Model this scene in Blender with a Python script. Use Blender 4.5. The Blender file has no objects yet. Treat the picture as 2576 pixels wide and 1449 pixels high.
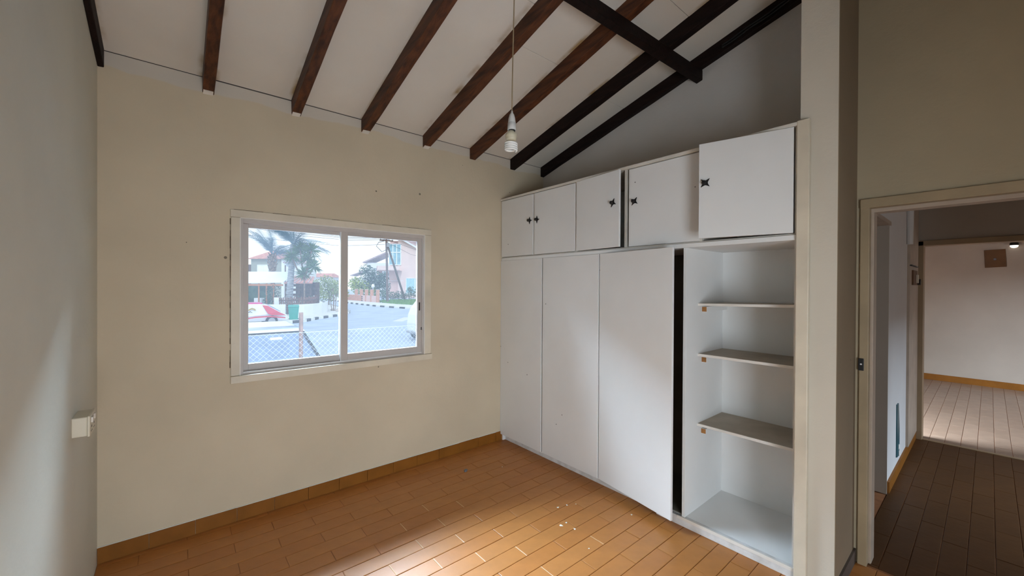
import bpy, bmesh, math, random
from mathutils import Matrix, Vector
random.seed(7)
S = bpy.context.scene
COL = S.collection
PI = math.pi
R = math.radians

# ---------------------------------------------------------------- camera, world, lights, exposure
cam_d = bpy.data.cameras.new('camera')
cam = bpy.data.objects.new('camera', cam_d)
COL.objects.link(cam)
cam_d.sensor_fit = 'HORIZONTAL'
cam_d.sensor_width = 36.0
cam_d.lens = 36.0 * 1006.6 / 2576.0
cam_d.clip_start = 0.02
cam_d.clip_end = 600
yaw, pitch, roll = R(39.983), R(-0.2776), R(0.304)
fwd = Vector((math.sin(yaw) * math.cos(pitch), math.cos(yaw) * math.cos(pitch), math.sin(pitch)))
rt = Vector((math.cos(yaw), -math.sin(yaw), 0))
up = rt.cross(fwd)
rt2 = rt * math.cos(roll) + up * math.sin(roll)
up2 = up * math.cos(roll) - rt * math.sin(roll)
cam.matrix_world = Matrix((
    (rt2.x, up2.x, -fwd.x, 0.0), (rt2.y, up2.y, -fwd.y, 0.0),
    (rt2.z, up2.z, -fwd.z, 1.55), (0, 0, 0, 1)))
S.camera = cam

S.view_settings.view_transform = 'Standard'
S.view_settings.look = 'None'
S.view_settings.gamma = 1.0
S.view_settings.use_curve_mapping = False
S.view_settings.exposure = 0.0

world = bpy.data.worlds.new('sky')
S.world = world
world.use_nodes = True
wn = world.node_tree
wn.nodes.clear()
w_out = wn.nodes.new('ShaderNodeOutputWorld')
w_bg = wn.nodes.new('ShaderNodeBackground')
w_tc = wn.nodes.new('ShaderNodeTexCoord')
w_sep = wn.nodes.new('ShaderNodeSeparateXYZ')
w_ramp = wn.nodes.new('ShaderNodeValToRGB')
w_ramp.color_ramp.elements[0].position = 0.0
w_ramp.color_ramp.elements[0].color = (1.0, 0.99, 0.98, 1)
w_ramp.color_ramp.elements[1].position = 0.6
w_ramp.color_ramp.elements[1].color = (0.78, 0.88, 1.0, 1)
wn.links.new(w_tc.outputs['Generated'], w_sep.inputs[0])
wn.links.new(w_sep.outputs['Z'], w_ramp.inputs[0])
wn.links.new(w_ramp.outputs[0], w_bg.inputs['Color'])
w_bg.inputs['Strength'].default_value = 1.15
wn.links.new(w_bg.outputs[0], w_out.inputs[0])


def sun_lamp(name, energy, rot, color, angle):
    d = bpy.data.lights.new(name, 'SUN')
    d.energy, d.color, d.angle = energy, color, R(angle)
    o = bpy.data.objects.new(name, d)
    o.rotation_euler = rot
    COL.objects.link(o)


def area_lamp(name, loc, rot, sx, sy, watts, color, spread=180):
    d = bpy.data.lights.new(name, 'AREA')
    d.shape = 'RECTANGLE'
    d.size, d.size_y, d.energy, d.color = sx, sy, watts, color
    d.spread = R(spread)
    o = bpy.data.objects.new(name, d)
    o.location, o.rotation_euler = loc, rot
    COL.objects.link(o)


sun_lamp('sun', 1.2, (R(40), 0, R(-25)), (1.0, 0.97, 0.92), 12)
# area lamps: sky stand-in over the street, added rear fill, hall's and next room's windows
area_lamp('daylight_sky_over_street', (-1.0, 4.6, 4.75), (R(-48), 0, 0), 16.0, 4.0, 15500, (0.70, 0.85, 1.0), 144)
area_lamp('added_rear_fill', (0.27, -1.3, 0.85), (R(84), 0, R(-26)), 1.1, 1.5, 47, (0.81, 0.905, 1.0), 130)  # unseen fill lamp added behind the camera to brighten the room
area_lamp('daylight_hall_window', (4.9, -4.6, 3.0), (R(65), 0, 0), 2.2, 1.4, 560, (0.68, 0.83, 1.0))
area_lamp('daylight_far_window', (7.2, -4.6, 3.4), (R(65), 0, 0), 2.6, 1.6, 72, (0.95, 0.96, 1.0))


# ---------------------------------------------------------------- materials
def mat(name, col, rough=0.6, var=0.06, scale=3.0, bump=0.0, bscale=60.0, specks=0.0, metal=0.0, spec=0.5,
        speck_scale=7.0, speck_col=(0.06, 0.05, 0.04), stretch=None, var_col=None, coord='Object'):
    m = bpy.data.materials.new(name)
    m.use_nodes = True
    nt = m.node_tree
    b = nt.nodes['Principled BSDF']
    b.inputs['Roughness'].default_value = rough
    b.inputs['Metallic'].default_value = metal
    b.inputs['Specular IOR Level'].default_value = spec
    tc = nt.nodes.new('ShaderNodeTexCoord')
    src = tc.outputs[coord]
    if stretch:
        mp = nt.nodes.new('ShaderNodeMapping')
        mp.inputs['Scale'].default_value = stretch
        nt.links.new(src, mp.inputs['Vector'])
        srcv = mp.outputs[0]
    else:
        srcv = src
    n = nt.nodes.new('ShaderNodeTexNoise')
    n.inputs['Scale'].default_value = scale
    n.inputs['Detail'].default_value = 6
    nt.links.new(srcv, n.inputs['Vector'])
    rp = nt.nodes.new('ShaderNodeValToRGB')
    rp.color_ramp.elements[0].position = 0.3
    rp.color_ramp.elements[1].position = 0.7
    c2 = var_col if var_col else tuple(min(1, c * (1 + var)) for c in col)
    c1 = tuple(c * (1 - var) for c in col)
    rp.color_ramp.elements[0].color = (*c1, 1)
    rp.color_ramp.elements[1].color = (*c2, 1)
    nt.links.new(n.outputs['Fac'], rp.inputs[0])
    cur = rp.outputs[0]
    if specks > 0:
        v = nt.nodes.new('ShaderNodeTexVoronoi')
        v.inputs['Scale'].default_value = speck_scale
        nt.links.new(src, v.inputs['Vector'])
        lt = nt.nodes.new('ShaderNodeMath')
        lt.operation = 'LESS_THAN'
        lt.inputs[1].default_value = 0.045
        nt.links.new(v.outputs['Distance'], lt.inputs[0])
        sp = nt.nodes.new('ShaderNodeSeparateColor')
        nt.links.new(v.outputs['Color'], sp.inputs[0])
        l2 = nt.nodes.new('ShaderNodeMath')
        l2.operation = 'LESS_THAN'
        l2.inputs[1].default_value = specks
        nt.links.new(sp.outputs[0], l2.inputs[0])
        mu = nt.nodes.new('ShaderNodeMath')
        mu.operation = 'MULTIPLY'
        nt.links.new(lt.outputs[0], mu.inputs[0])
        nt.links.new(l2.outputs[0], mu.inputs[1])
        m2 = nt.nodes.new('ShaderNodeMath')
        m2.operation = 'MULTIPLY'
        m2.inputs[1].default_value = 0.75
        nt.links.new(mu.outputs[0], m2.inputs[0])
        mx = nt.nodes.new('ShaderNodeMix')
        mx.data_type = 'RGBA'
        nt.links.new(m2.outputs[0], mx.inputs['Factor'])
        nt.links.new(cur, mx.inputs['A'])
        mx.inputs['B'].default_value = (*speck_col, 1)
        cur = mx.outputs['Result']
    nt.links.new(cur, b.inputs['Base Color'])
    if bump > 0:
        n2 = nt.nodes.new('ShaderNodeTexNoise')
        n2.inputs['Scale'].default_value = bscale
        n2.inputs['Detail'].default_value = 4
        nt.links.new(srcv, n2.inputs['Vector'])
        bp = nt.nodes.new('ShaderNodeBump')
        bp.inputs['Strength'].default_value = bump
        bp.inputs['Distance'].default_value = 0.01
        nt.links.new(n2.outputs['Fac'], bp.inputs['Height'])
        nt.links.new(bp.outputs[0], b.inputs['Normal'])
    return m


def back_wall_mat():
    m = mat('beige_plaster', (0.60, 0.505, 0.365), 0.85, 0.07, 1.6, 0.15, 45, 0.4, speck_scale=5.0)
    nt = m.node_tree
    b = nt.nodes['Principled BSDF']
    old = b.inputs['Base Color'].links[0].from_socket
    tc = nt.nodes.new('ShaderNodeTexCoord')
    sp = nt.nodes.new('ShaderNodeSeparateXYZ')
    nt.links.new(tc.outputs['Object'], sp.inputs[0])
    n = nt.nodes.new('ShaderNodeTexNoise')
    n.inputs['Scale'].default_value = 3.0
    nt.links.new(tc.outputs['Object'], n.inputs['Vector'])
    ma = nt.nodes.new('ShaderNodeMath')
    ma.operation = 'MULTIPLY_ADD'
    ma.inputs[1].default_value = 0.11
    nt.links.new(n.outputs['Fac'], ma.inputs[0])
    nt.links.new(sp.outputs['Z'], ma.inputs[2])
    mr = nt.nodes.new('ShaderNodeMapRange')
    mr.inputs['From Min'].default_value = 2.812
    mr.inputs['From Max'].default_value = 2.822
    nt.links.new(ma.outputs[0], mr.inputs['Value'])
    mx = nt.nodes.new('ShaderNodeMix')
    mx.data_type = 'RGBA'
    nt.links.new(mr.outputs[0], mx.inputs['Factor'])
    nt.links.new(old, mx.inputs['A'])
    mx.inputs['B'].default_value = (0.60, 0.54, 0.46, 1)     # strip overpainted with ceiling paint
    nt.links.new(mx.outputs['Result'], b.inputs['Base Color'])
    return m


def glass_mat(name, haze=0.10, tint=(0.93, 0.97, 1.0)):
    m = bpy.data.materials.new(name)
    m.use_nodes = True
    nt = m.node_tree
    nt.nodes.clear()
    out = nt.nodes.new('ShaderNodeOutputMaterial')
    tr = nt.nodes.new('ShaderNodeBsdfTransparent')
    tr.inputs[0].default_value = (*tint, 1)
    tl = nt.nodes.new('ShaderNodeBsdfTranslucent')
    tl.inputs[0].default_value = (0.80, 0.88, 1.0, 1)
    gl = nt.nodes.new('ShaderNodeBsdfGlossy')
    gl.inputs['Roughness'].default_value = 0.02
    m1 = nt.nodes.new('ShaderNodeMixShader')
    m1.inputs[0].default_value = haze
    nt.links.new(tr.outputs[0], m1.inputs[1])
    nt.links.new(tl.outputs[0], m1.inputs[2])
    m2 = nt.nodes.new('ShaderNodeMixShader')
    fr = nt.nodes.new('ShaderNodeFresnel')
    fr.inputs[0].default_value = 1.3
    nt.links.new(fr.outputs[0], m2.inputs[0])
    nt.links.new(m1.outputs[0], m2.inputs[1])
    nt.links.new(gl.outputs[0], m2.inputs[2])
    nt.links.new(m2.outputs[0], out.inputs[0])
    return m


M = {}
M['wall_back'] = back_wall_mat()
M['wall_left'] = mat('grey_green_plaster', (0.64, 0.63, 0.55), 0.8, 0.05, 1.8, 0.12, 40, 0.3, speck_scale=4.5)
M['wall_gable'] = mat('grey_plaster', (0.58, 0.545, 0.51), 0.85, 0.05, 2.2, 0.12, 50, 0.25, speck_scale=4.0)
M['wall_door'] = mat('ochre_plaster', (0.42, 0.35, 0.235), 0.8, 0.06, 2.0, 0.12, 50, 0.25, speck_scale=4.0)
M['column'] = mat('cream_plaster', (0.62, 0.565, 0.47), 0.8, 0.04, 2.0, 0.12, 50, 0.3, speck_scale=6.0)
M['ceiling'] = mat('ceiling_board_paint', (0.70, 0.655, 0.585), 0.85, 0.07, 1.3, 0.18, 14, 0.12, speck_scale=5.0)
def stain_ceiling(m):
    nt = m.node_tree
    b = nt.nodes['Principled BSDF']
    old = b.inputs['Base Color'].links[0].from_socket
    tc = nt.nodes.new('ShaderNodeTexCoord')
    sp = nt.nodes.new('ShaderNodeSeparateXYZ')
    nt.links.new(tc.outputs['Object'], sp.inputs[0])

    def mth(op, a, v=None, c=None):
        n = nt.nodes.new('ShaderNodeMath')
        n.operation = op
        nt.links.new(a, n.inputs[0])
        if v is not None:
            n.inputs[1].default_value = v
        if c is not None:
            n.inputs[2].default_value = c
        return n.outputs[0]
    f = mth('FRACT', mth('MULTIPLY_ADD', sp.outputs['X'], 1 / 0.4975, 0.5 - 0.152 / 0.4975 + 4))
    d = mth('ABSOLUTE', mth('SUBTRACT', f, 0.5))
    mr = nt.nodes.new('ShaderNodeMapRange')
    mr.inputs['From Min'].default_value = 0.125
    mr.inputs['From Max'].default_value = 0.075
    nt.links.new(d, mr.inputs['Value'])
    n = nt.nodes.new('ShaderNodeTexNoise')
    n.inputs['Scale'].default_value = 4.0
    n.inputs['Detail'].default_value = 5
    nt.links.new(tc.outputs['Object'], n.inputs['Vector'])
    n2 = nt.nodes.new('ShaderNodeMapRange')
    n2.inputs['From Min'].default_value = 0.46
    n2.inputs['From Max'].default_value = 0.66
    nt.links.new(n.outputs['Fac'], n2.inputs['Value'])
    mu = nt.nodes.new('ShaderNodeMath')
    mu.operation = 'MULTIPLY'
    nt.links.new(mr.outputs[0], mu.inputs[0])
    nt.links.new(n2.outputs[0], mu.inputs[1])
    mx = nt.nodes.new('ShaderNodeMix')
    mx.data_type = 'RGBA'
    nt.links.new(mu.outputs[0], mx.inputs['Factor'])
    nt.links.new(old, mx.inputs['A'])
    mx.inputs['B'].default_value = (0.36, 0.245, 0.11, 1)     # brown water stains beside the rafters
    nt.links.new(mx.outputs['Result'], b.inputs['Base Color'])


stain_ceiling(M['ceiling'])
M['beam'] = mat('dark_stained_wood', (0.060, 0.018, 0.007), 0.55, 0.55, 6, 0.25, 30, 0, spec=0.3, stretch=(6, 0.7, 6), var_col=(0.13, 0.042, 0.014))
M['beam_dark'] = mat('black_stained_wood', (0.010, 0.004, 0.003), 0.65, 0.5, 6, 0.25, 30, 0, spec=0.18, stretch=(6, 0.7, 6))
M['white_end'] = mat('white_paint_daub', (0.72, 0.68, 0.62), 0.8)
M['tile'] = [mat('terracotta_tile_%s' % k, c, 0.44, 0.10, 9, 0.12, 24, 0, spec=0.6)
             for k, c in (('amber', (0.42, 0.158, 0.033)), ('honey', (0.435, 0.168, 0.038)), ('rust', (0.41, 0.15, 0.03)), ('tan', (0.425, 0.163, 0.035)))]
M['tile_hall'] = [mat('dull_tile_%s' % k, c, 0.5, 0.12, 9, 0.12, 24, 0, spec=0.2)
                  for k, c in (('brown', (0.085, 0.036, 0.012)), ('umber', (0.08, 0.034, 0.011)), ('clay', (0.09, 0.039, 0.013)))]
M['tile_far'] = [mat('pinkish_tile_%s' % k, c, 0.35, 0.12, 9, 0.12, 24, 0, spec=0.5)
                 for k, c in (('pale', (0.28, 0.185, 0.13)), ('rose', (0.268, 0.175, 0.122)), ('buff', (0.292, 0.195, 0.138)))]
M['grout'] = mat('tile_grout', (0.27, 0.105, 0.035), 0.9, 0.2, 20)
M['grout_pale'] = mat('pale_grout', (0.66, 0.42, 0.24), 0.8, 0.1, 20)
M['skirt'] = mat('skirting_tile', (0.24, 0.088, 0.012), 0.5, 0.12, 8, 0.05, spec=0.2)
M['casing'] = mat('cream_gloss_paint', (0.66, 0.585, 0.46), 0.5, 0.10, 5, 0.15, 30, 0.12, speck_scale=9, speck_col=(0.25, 0.13, 0.05))
M['alu'] = mat('grey_aluminium', (0.50, 0.455, 0.425), 0.45, 0.05, 5, 0.03)
M['alu_edge'] = mat('bright_aluminium', (0.80, 0.80, 0.80), 0.35, 0.03, 5)
M['black'] = mat('black_plastic', (0.008, 0.008, 0.008), 0.5)
M['iron'] = mat('black_iron', (0.007, 0.006, 0.006), 0.6, 0.2, 30, 0.2)
M['cab'] = mat('white_cabinet_paint', (0.76, 0.755, 0.74), 0.45, 0.03, 2.5, 0.05, 30, 0.35, speck_scale=8.0)
M['cab_edge'] = mat('cabinet_edge', (0.66, 0.62, 0.55), 0.5, 0.08, 9, 0.1, 40)
M['cab_in'] = mat('cabinet_inside', (0.80, 0.80, 0.785), 0.5, 0.03, 2.5, 0.03, 30, 0.05, speck_scale=8.0)
M['shelf'] = mat('worn_shelf_top', (0.42, 0.36, 0.28), 0.6, 0.12, 7, 0.05)
M['shelf_edge'] = mat('shelf_edge_paint', (0.74, 0.70, 0.64), 0.5, 0.05, 7)
M['rawwood'] = mat('raw_brown_wood', (0.33, 0.145, 0.04), 0.7, 0.25, 20, 0.1)
M['plinth'] = mat('scuffed_white_plinth', (0.68, 0.66, 0.63), 0.6, 0.2, 14, 0.2, 40, var_col=(0.75, 0.74, 0.73))
M['doorframe'] = mat('tan_frame_paint', (0.38, 0.29, 0.175), 0.5, 0.14, 4, 0.15, 30, 0.14, speck_scale=9, speck_col=(0.2, 0.1, 0.04))
M['doorstop'] = mat('pink_frame_paint', (0.45, 0.36, 0.28), 0.5, 0.12, 6, 0.1, 30)
M['frame_far'] = mat('brown_frame_paint', (0.34, 0.24, 0.14), 0.5, 0.1, 4)
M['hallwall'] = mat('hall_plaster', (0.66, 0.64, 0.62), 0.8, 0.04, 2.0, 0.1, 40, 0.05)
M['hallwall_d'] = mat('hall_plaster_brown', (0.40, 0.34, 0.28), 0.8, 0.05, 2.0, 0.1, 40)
M['farwall'] = mat('far_room_plaster', (0.43, 0.36, 0.295), 0.8, 0.07, 1.5, 0.1, 40, 0.06)
M['holder'] = mat('grey_white_holder', (0.55, 0.54, 0.52), 0.4, 0.03)
M['bulb'] = mat('lamp_tube_white', (0.80, 0.78, 0.74), 0.25, 0.02)
M['bulb_base'] = mat('yellowed_plastic', (0.56, 0.50, 0.36), 0.4, 0.06, 20)
M['cord'] = mat('tan_cord', (0.30, 0.22, 0.13), 0.6)
M['socket'] = mat('ivory_plastic', (0.66, 0.60, 0.47), 0.35, 0.03)
M['chip'] = mat('white_paint_chip', (0.85, 0.82, 0.76), 0.7)
M['teal'] = mat('teal_strip', (0.02, 0.10, 0.125), 0.4, 0.2, 8)
M['squareboard'] = mat('brown_hardboard', (0.13, 0.055, 0.015), 0.6, 0.15, 6)
M['glass'] = glass_mat('window_glass', 0.012)
M['roofslab'] = mat('roof_underlay', (0.1, 0.08, 0.07), 0.9)
M['grey_debris'] = mat('grey_scrap', (0.16, 0.17, 0.2), 0.6)
lamp_face = bpy.data.materials.new('lit_lamp_face')
lamp_face.use_nodes = True
lamp_face.node_tree.nodes['Principled BSDF'].inputs['Emission Color'].default_value = (1.0, 0.95, 0.85, 1)
lamp_face.node_tree.nodes['Principled BSDF'].inputs['Emission Strength'].default_value = 1.2


# ---------------------------------------------------------------- mesh helpers
class MB:
    def __init__(self):
        self.v, self.f = [], []

    def add(self, vs, fs):
        o = len(self.v)
        self.v += [tuple(p) for p in vs]
        self.f += [tuple(i + o for i in q) for q in fs]
        return self

    def box(self, x0, x1, y0, y1, z0, z1, mx=None):
        vs = [(x, y, z) for x in (x0, x1) for y in (y0, y1) for z in (z0, z1)]
        if mx:
            vs = [mx @ Vector(p) for p in vs]
        return self.add(vs, [(0, 1, 3, 2), (4, 6, 7, 5), (0, 4, 5, 1), (2, 3, 7, 6), (0, 2, 6, 4), (1, 5, 7, 3)])

    def hexa(self, b, t):
        """bottom and top quads, each four points counter-clockwise"""
        return self.add(list(b) + list(t), [(3, 2, 1, 0), (4, 5, 6, 7), (0, 1, 5, 4), (1, 2, 6, 5), (2, 3, 7, 6), (3, 0, 4, 7)])

    def prism(self, pts, d):
        """polygon (3D points) extruded by vector d"""
        n = len(pts)
        d = Vector(d)
        vs = [Vector(p) for p in pts] + [Vector(p) + d for p in pts]
        fs = [tuple(range(n))[::-1], tuple(range(n, 2 * n))]
        fs += [(i, (i + 1) % n, n + (i + 1) % n, n + i) for i in range(n)]
        return self.add(vs, fs)

    def cyl(self, p0, p1, r0, r1=None, n=10, caps=True):
        r1 = r0 if r1 is None else r1
        p0, p1 = Vector(p0), Vector(p1)
        d = (p1 - p0).normalized()
        a = d.orthogonal().normalized()
        b = d.cross(a)
        vs = []
        for p, r in ((p0, r0), (p1, r1)):
            vs += [p + (a * math.cos(2 * PI * k / n) + b * math.sin(2 * PI * k / n)) * r for k in range(n)]
        fs = [(k, (k + 1) % n, n + (k + 1) % n, n + k) for k in range(n)]
        if caps:
            fs += [tuple(range(n))[::-1], tuple(range(n, 2 * n))]
        return self.add(vs, fs)

    def tube(self, pts, r, n=6):
        pts = [Vector(p) for p in pts]
        vs, fs = [], []
        a = None
        for i, p in enumerate(pts):
            d = (pts[min(i + 1, len(pts) - 1)] - pts[max(i - 1, 0)]).normalized()
            if a is None:
                a = d.orthogonal().normalized()
            else:
                a = (a - d * a.dot(d)).normalized()
            b = d.cross(a)
            rr = r[i] if isinstance(r, (list, tuple)) else r
            vs += [p + (a * math.cos(2 * PI * k / n) + b * math.sin(2 * PI * k / n)) * rr for k in range(n)]
        for i in range(len(pts) - 1):
            fs += [(i * n + k, i * n + (k + 1) % n, (i + 1) * n + (k + 1) % n, (i + 1) * n + k) for k in range(n)]
        fs += [tuple(range(n))[::-1], tuple(range((len(pts) - 1) * n, len(pts) * n))]
        return self.add(vs, fs)

    def lathe(self, prof, c=(0, 0, 0), n=20, axis='Z'):
        """prof: list of (radius, height)"""
        vs, fs = [], []
        for r, h in prof:
            for k in range(n):
                a = 2 * PI * k / n
                p = (r * math.cos(a), r * math.sin(a), h)
                if axis == 'X':
                    p = (-h, r * math.cos(a), r * math.sin(a))
                vs.append((p[0] + c[0], p[1] + c[1], p[2] + c[2]))
        for i in range(len(prof) - 1):
            fs += [(i * n + k, i * n + (k + 1) % n, (i + 1) * n + (k + 1) % n, (i + 1) * n + k) for k in range(n)]
        fs += [tuple(range(n))[::-1], tuple(range((len(prof) - 1) * n, len(prof) * n))]
        return self.add(vs, fs)

    def build(self, name, m, parent=None, world=True, smooth=False, bevel=0.0, kind=None, label=None, group=None):
        me = bpy.data.meshes.new(name)
        me.from_pydata(self.v, [], self.f)
        me.update()
        bm = bmesh.new()
        bm.from_mesh(me)
        bmesh.ops.recalc_face_normals(bm, faces=bm.faces)
        bm.to_mesh(me)
        bm.free()
        me.materials.append(m)
        if smooth:
            me.polygons.foreach_set('use_smooth', [True] * len(me.polygons))
        o = bpy.data.objects.new(name, me)
        COL.objects.link(o)
        if parent is not None:
            o.parent = parent
            if world and parent.parent is None:
                o.matrix_parent_inverse = parent.matrix_basis.inverted()
        if bevel:
            md = o.modifiers.new('bevel', 'BEVEL')
            md.width, md.segments, md.limit_method = bevel, 2, 'ANGLE'
        if kind:
            o['kind'] = kind
        if label:
            o['label'] = label
        if group:
            o['group'] = group
        return o


def tag(o, label, cat, group=None, kind=None):
    o['label'], o['category'] = label, cat
    if group:
        o['group'] = group
    if kind:
        o['kind'] = kind
    return o


def thing(name, loc, label, cat, group=None, rz=0.0, kind=None):
    o = bpy.data.objects.new(name, None)
    o.empty_display_size = 0.1
    o.location, o.rotation_euler = loc, (0, 0, rz)
    o.matrix_basis = Matrix.Translation(loc) @ Matrix.Rotation(rz, 4, 'Z')
    COL.objects.link(o)
    return tag(o, label, cat, group, kind)


def copy_tree(root):
    def rec(o, par):
        c = o.copy()
        COL.objects.link(c)
        if par is not None:
            mpi = o.matrix_parent_inverse.copy()
            c.parent = par
            c.matrix_parent_inverse = mpi
        for ch in list(KIDS.get(o.name, ())):
            rec(ch, c)
        return c
    return rec(root, None)


def kids_index():
    KIDS.clear()
    for o in COL.objects:
        if o.parent:
            KIDS.setdefault(o.parent.name, []).append(o)


KIDS = {}


def struct(name, mb, m, label, cat, **k):
    o = mb.build(name, m, **k)
    return tag(o, label, cat, None, 'structure')


# ================================================================ THE ROOM
YB = 3.16          # inner face of the window wall
XL = -0.335        # inner face of the left wall
XG = 3.09          # gable wall behind the wardrobe
SL = 0.272         # roof slope


def zc(y, z0=2.845):
    return z0 + SL * (YB - y)


# ---- floors and tiles
floor = struct('floor', MB().box(XL - 0.02, 2.99, -1.1, YB + 0.02, -0.12, -0.0035), M['grout'],
               'orange terracotta tile floor of the bedroom', 'floor')
floor_h = struct('floor', MB().box(2.99, 10.0, -2.4, 2.5, -0.12, -0.0035), M['grout'],
                 'dull brown tiled floor of the hall and far room', 'floor')


def tile_mesh(w, l):
    c, h = 0.0025, 0.004
    mb = MB()
    vs = [(0, 0, -h), (l, 0, -h), (l, w, -h), (0, w, -h), (0, 0, -c * .4), (l, 0, -c * .4), (l, w, -c * .4), (0, w, -c * .4),
          (c, c, 0), (l - c, c, 0), (l - c, w - c, 0), (c, w - c, 0)]
    fs = [(0, 1, 5, 4), (1, 2, 6, 5), (2, 3, 7, 6), (3, 0, 4, 7), (4, 5, 9, 8), (5, 6, 10, 9), (6, 7, 11, 10), (7, 4, 8, 11), (8, 9, 10, 11)]
    mb.add(vs, fs)
    me = bpy.data.meshes.new('tile')
    me.from_pydata(mb.v, [], mb.f)
    me.update()
    return me


TILES = {}


def lay(parent, x0, x1, y0, y1, xo, yo, pw, pl, mats, maxn=300, skip=None):
    """rows run along X; yo = one row line, xo = joint of even rows; half bond"""
    cnt = 0
    gap = 0.003
    k0 = math.floor((y0 - yo) / pw)
    for k in range(k0, math.ceil((y1 - yo) / pw) + 1):
        ya, yb = max(yo + k * pw, y0), min(yo + (k + 1) * pw, y1)
        if yb - ya < 0.012:
            continue
        off = xo + (pl / 2 if k % 2 else 0)
        i0 = math.floor((x0 - off) / pl)
        for i in range(i0, math.ceil((x1 - off) / pl) + 1):
            xa, xb = max(off + i * pl, x0), min(off + (i + 1) * pl, x1)
            if xb - xa < 0.02 or (skip and skip(xa, xb, ya, yb)):
                continue
            if cnt >= maxn:
                return cnt
            mi = random.randrange(len(mats))
            key = (round(xb - xa, 3), round(yb - ya, 3), mats[mi].name)
            if key not in TILES:
                me = tile_mesh(key[1] - gap, key[0] - gap)
                me.materials.append(mats[mi])
                TILES[key] = me
            o = bpy.data.objects.new('tile', TILES[key])
            o.location = (xa + gap / 2, ya + gap / 2, random.uniform(-0.0008, 0.0002))
            o.rotation_euler = (random.uniform(-.003, .003), random.uniform(-.0015, .0015), 0)
            o.parent = parent
            COL.objects.link(o)
            cnt += 1
    return cnt


n1 = lay(floor, XL, 2.95, -0.30, YB, 1.332, 2.2415, 0.10925, 0.427, M['tile'], 300,
         skip=lambda xa, xb, ya, yb: (xa > 2.56 and ya > 0.5) or xb < XL or (yb < 0.35 and xb < 0.9))
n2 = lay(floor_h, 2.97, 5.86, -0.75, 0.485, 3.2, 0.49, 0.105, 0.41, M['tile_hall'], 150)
n3 = lay(floor_h, 5.90, 9.82, -0.55, 1.35, 6.94, 0.495, 0.108, 0.40, M['tile_far'], 300 - n2)
MB().box(5.86, 5.90, -2.3, 0.485, -0.004, 0.004).build('threshold_strip', M['frame_far'], floor_h, world=False,
                                                       label='worn brown threshold strip')
# pale grouted end joints that show as light dashes in the bedroom floor
for jx, jy in ((1.327, 2.0775), (1.327, 1.859), (1.5455, 1.75), (1.1185, 2.187), (1.327, 2.296), (1.545, 2.405), (1.327, 2.515),
               (1.118, 2.405), (0.905, 2.0775), (1.118, 1.968), (1.5455, 1.531), (1.9725, 1.531)):
    k = round((jy - 0.0546 - 2.2415) / 0.10925)
    off = 1.332 + (0.2135 if k % 2 else 0)
    jx = off + round((jx - off) / 0.427) * 0.427
    y0 = 2.2415 + k * 0.10925
    MB().box(jx - 0.002, jx + 0.002, y0 + 0.003, y0 + 0.106, -0.004, -0.0003).build('grout_joint', M['grout_pale'], floor, world=False,
                                                                                     label='pale end joint between two tiles')

# ---- walls
hx0, hx1, hz0, hz1 = 0.300, 1.680, 0.940, 2.005       # window hole


def wall_with_hole(a0, a1, z0, z1, h0, h1, k0, k1, y0, y1, axis='X'):
    """solid wall with one rectangular hole; a = along, thickness y0..y1"""
    mb = MB()
    cells = []
    if k0 > z0:
        cells.append((a0, a1, z0, k0))
    cells += [(a0, h0, k0, k1), (h1, a1, k0, k1), (a0, a1, k1, z1)]
    for p, q, r, s in cells:
        if axis == 'X':
            mb.box(p, q, y0, y1, r, s)
        else:
            mb.box(y0, y1, p, q, r, s)
    return mb


struct('wall_back', wall_with_hole(XL - 0.2, XG + 0.2, 0, 2.841, hx0, hx1, hz0, hz1, YB, YB + 0.2), M['wall_back'],
       'beige plastered window wall with marks and stains', 'wall')
struct('wall_left', MB().prism([(XL, YB, -0.1), (XL, -1.1, -0.1), (XL, -1.1, zc(-1.1) + 0.01), (XL, YB, zc(YB) + 0.01)], (-0.2, 0, 0)), M['wall_left'],
       'pale grey green plastered wall at the left edge', 'wall')
struct('wall_gable', MB().prism([(XG, YB, -0.1), (XG, 0.49, -0.1), (XG, 0.49, zc(0.49) + 0.01), (XG, YB, zc(YB) + 0.01)], (0.1, 0, 0)), M['wall_gable'],
       'dark grey sloping wall above the wardrobe', 'wall')
struct('wall_partition', MB().prism([(2.52, 0.645, 0), (2.52, 0.487, 0), (2.52, 0.487, zc(0.487)), (2.52, 0.645, zc(0.645))], (XG - 2.52, 0, 0)), M['column'],
       'cream plastered wall end standing between wardrobe and doorway', 'wall')
# doorway wall (ceiling height follows the slope)
dy0, dy1, dz = -0.45, 0.425, 1.99
struct('wall_return', MB().box(2.5215, 2.95, 0.484, 0.4875, 0, zc(0.487)), mat('shade_darkened_return', (0.24, 0.175, 0.11), 0.8, 0.06, 2.0, 0.12, 50, 0.2, speck_scale=5.0),  # ochre darkened here so the colour carries the shade of this face
       'narrow ochre wall return with shade put into its colour, between the cream wall end and doorway', 'wall')
mb = MB()
mb.prism([(2.95, 0.487, 0), (2.95, dy1 + 0.03, 0), (2.95, dy1 + 0.03, zc(dy1)), (2.95, 0.487, zc(0.487))], (0.12, 0, 0))
mb.prism([(2.95, dy1 + 0.03, dz + 0.02), (2.95, dy0 - 0.03, dz + 0.02), (2.95, dy0 - 0.03, zc(dy0)), (2.95, dy1 + 0.03, zc(dy1))], (0.12, 0, 0))
mb.prism([(2.95, dy0 - 0.03, 0), (2.95, -1.1, 0), (2.95, -1.1, zc(-1.1)), (2.95, dy0 - 0.03, zc(dy0))], (0.12, 0, 0))
struct('wall_right', mb, M['wall_door'], 'ochre tinted wall above and beside the doorway', 'wall')
mb = wall_with_hole(XL - 0.2, 3.07, -0.1, zc(-1.1) + 0.1, -0.3, 0.85, 0.05, 1.65, -1.25, -1.1)  # opening added in the unseen rear wall to let the fill lamp in
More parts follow.
